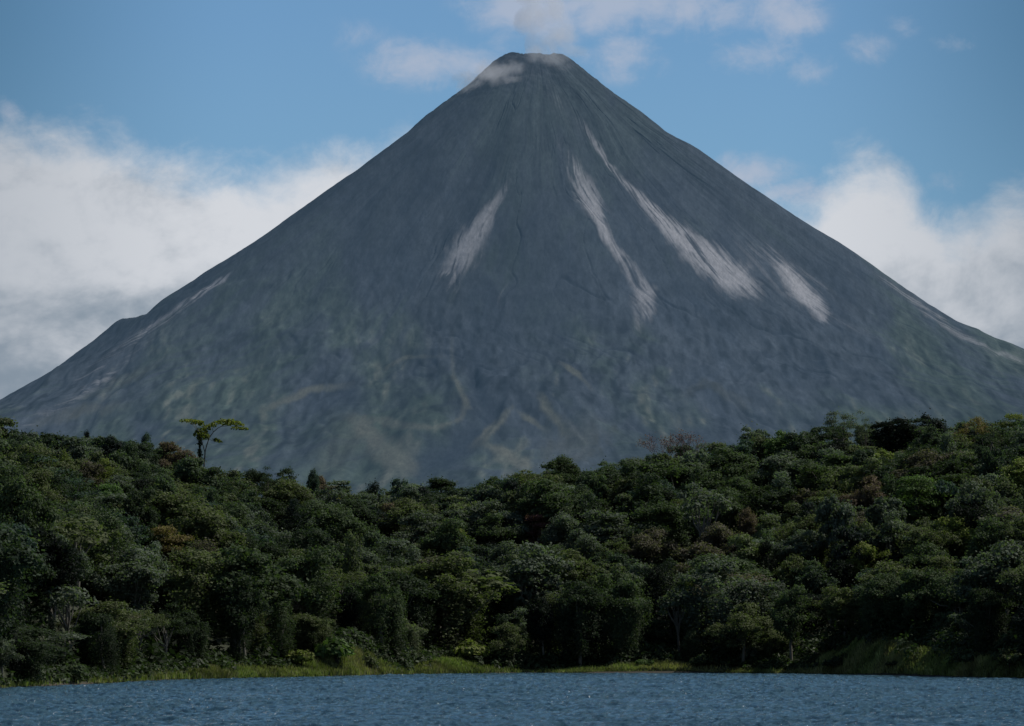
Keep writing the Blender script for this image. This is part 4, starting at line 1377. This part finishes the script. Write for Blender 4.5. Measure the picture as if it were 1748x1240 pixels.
bare_tree(1140, 738, 17, 1, 'left one of the leafless reddish trees on the skyline right of centre')
bare_tree(1162, 735, 18, 2, 'middle one of the leafless reddish trees on the skyline right of centre')
bare_tree(1185, 740, 17, 3, 'right one of the leafless reddish trees on the skyline right of centre')


# ------------------------------------------------------------------ clouds at the summit (real volumes)
def cloud(name, label, pts, dens, seed, nscale):
    """pts: (px, py, depth, radius px x, radius px y); one lumpy hull grown over them"""
    import bmesh
    k = VY / FPX
    cs = [(np.array(at(px, py, Yd)), rx * k, ry * k) for (px, py, Yd, rx, ry) in pts]
    lo = np.min([c - np.array((a, max(a, b), b)) for c, a, b in cs], 0) - 14
    hi = np.max([c + np.array((a, max(a, b), b)) for c, a, b in cs], 0) + 14
    cen = (lo + hi) / 2
    # hull: metaballs -> mesh
    mb = bpy.data.metaballs.new('tmp'); mb.resolution = 9; mb.threshold = 0.08
    for c, a, b in cs:
        e = mb.elements.new(type='ELLIPSOID')
        e.co = Vector(c - cen); e.radius = 2.0
        e.size_x, e.size_y, e.size_z = a * 1.1, min(a, b) * 1.3, b * 1.1
    mo = bpy.data.objects.new('tmp', mb); C.objects.link(mo)
    bpy.context.view_layer.update()
    dg = bpy.context.evaluated_depsgraph_get()
    me = bpy.data.meshes.new_from_object(mo.evaluated_get(dg))
    bpy.data.objects.remove(mo)
    m, nt, out = new_mat(name + '_vapour')
    L = nt.links.new
    pv = N(nt, 'ShaderNodeVolumePrincipled')
    pv.inputs['Color'].default_value = (.93, .95, 1, 1)
    pv.inputs['Anisotropy'].default_value = 0.1
    tc = N(nt, 'ShaderNodeTexCoord')
    n = N(nt, 'ShaderNodeTexNoise', i_Scale=nscale, i_Detail=5, i_Roughness=.62, i_Distortion=.4)
    mp = N(nt, 'ShaderNodeMapping'); mp.inputs['Location'].default_value = (seed * 37, 0, 0)
    L(tc.outputs['Object'], mp.inputs[0]); L(mp.outputs[0], n.inputs[0])
    sx = N(nt, 'ShaderNodeSeparateXYZ'); L(tc.outputs['Object'], sx.inputs[0])
    tot = None
    for c, a, b in cs:
        q = c - cen
        terms = []
        for ax, rr in ((0, a), (1, min(a, b) * 1.2), (2, b)):
            d = M(nt, 'MULTIPLY', M(nt, 'SUBTRACT', sx.outputs[ax], float(q[ax])), 1 / rr)
            terms.append(M(nt, 'MULTIPLY', d, d))
        r2 = M(nt, 'ADD', M(nt, 'ADD', terms[0], terms[1]), terms[2])
        e = M(nt, 'SUBTRACT', 1.0, r2)
        tot = e if tot is None else M(nt, 'SMOOTH_MAX', tot, e, 0.25)
    body = M(nt, 'ADD', tot, M(nt, 'MULTIPLY', M(nt, 'SUBTRACT', n.outputs[0], 0.50), 4.6))
    d_ = M(nt, 'MULTIPLY', M(nt, 'MULTIPLY', sstep(nt, body, 0.0, 1.3), sstep(nt, tot, 0.0, 0.75)), dens)
    L(d_, pv.inputs['Density'])
    L(pv.outputs[0], out.inputs['Volume'])
    me.materials.clear(); me.materials.append(m)
    o = link(name, me, loc=cen)
    tag(o, label, 'cloud', 'wisps of cloud at the summit')


cloud('cloud', 'white cloud puff rising from the crater rim at the summit',
      [(925, 78, 6000, 48, 30), (905, 40, 6010, 55, 42), (935, 15, 6020, 60, 40), (960, 60, 6015, 40, 30), (900, -20, 6020, 80, 40), (925, 97, 5905, 66, 24), (962, 112, 5890, 34, 16), (975, 88, 5990, 36, 16)], .015, 1, .026)
cloud('cloud', 'thin cloud wisp draped over the left shoulder below the summit',
      [(800, 136, 5960, 40, 22), (838, 122, 5885, 36, 28), (808, 152, 5890, 40, 22), (866, 143, 5865, 42, 22), (906, 160, 5845, 40, 17), (872, 118, 5880, 34, 20)], .020, 2, .040)

print('FILL', len(fill), 'indiv', len(indiv), 'rest', len(rest))
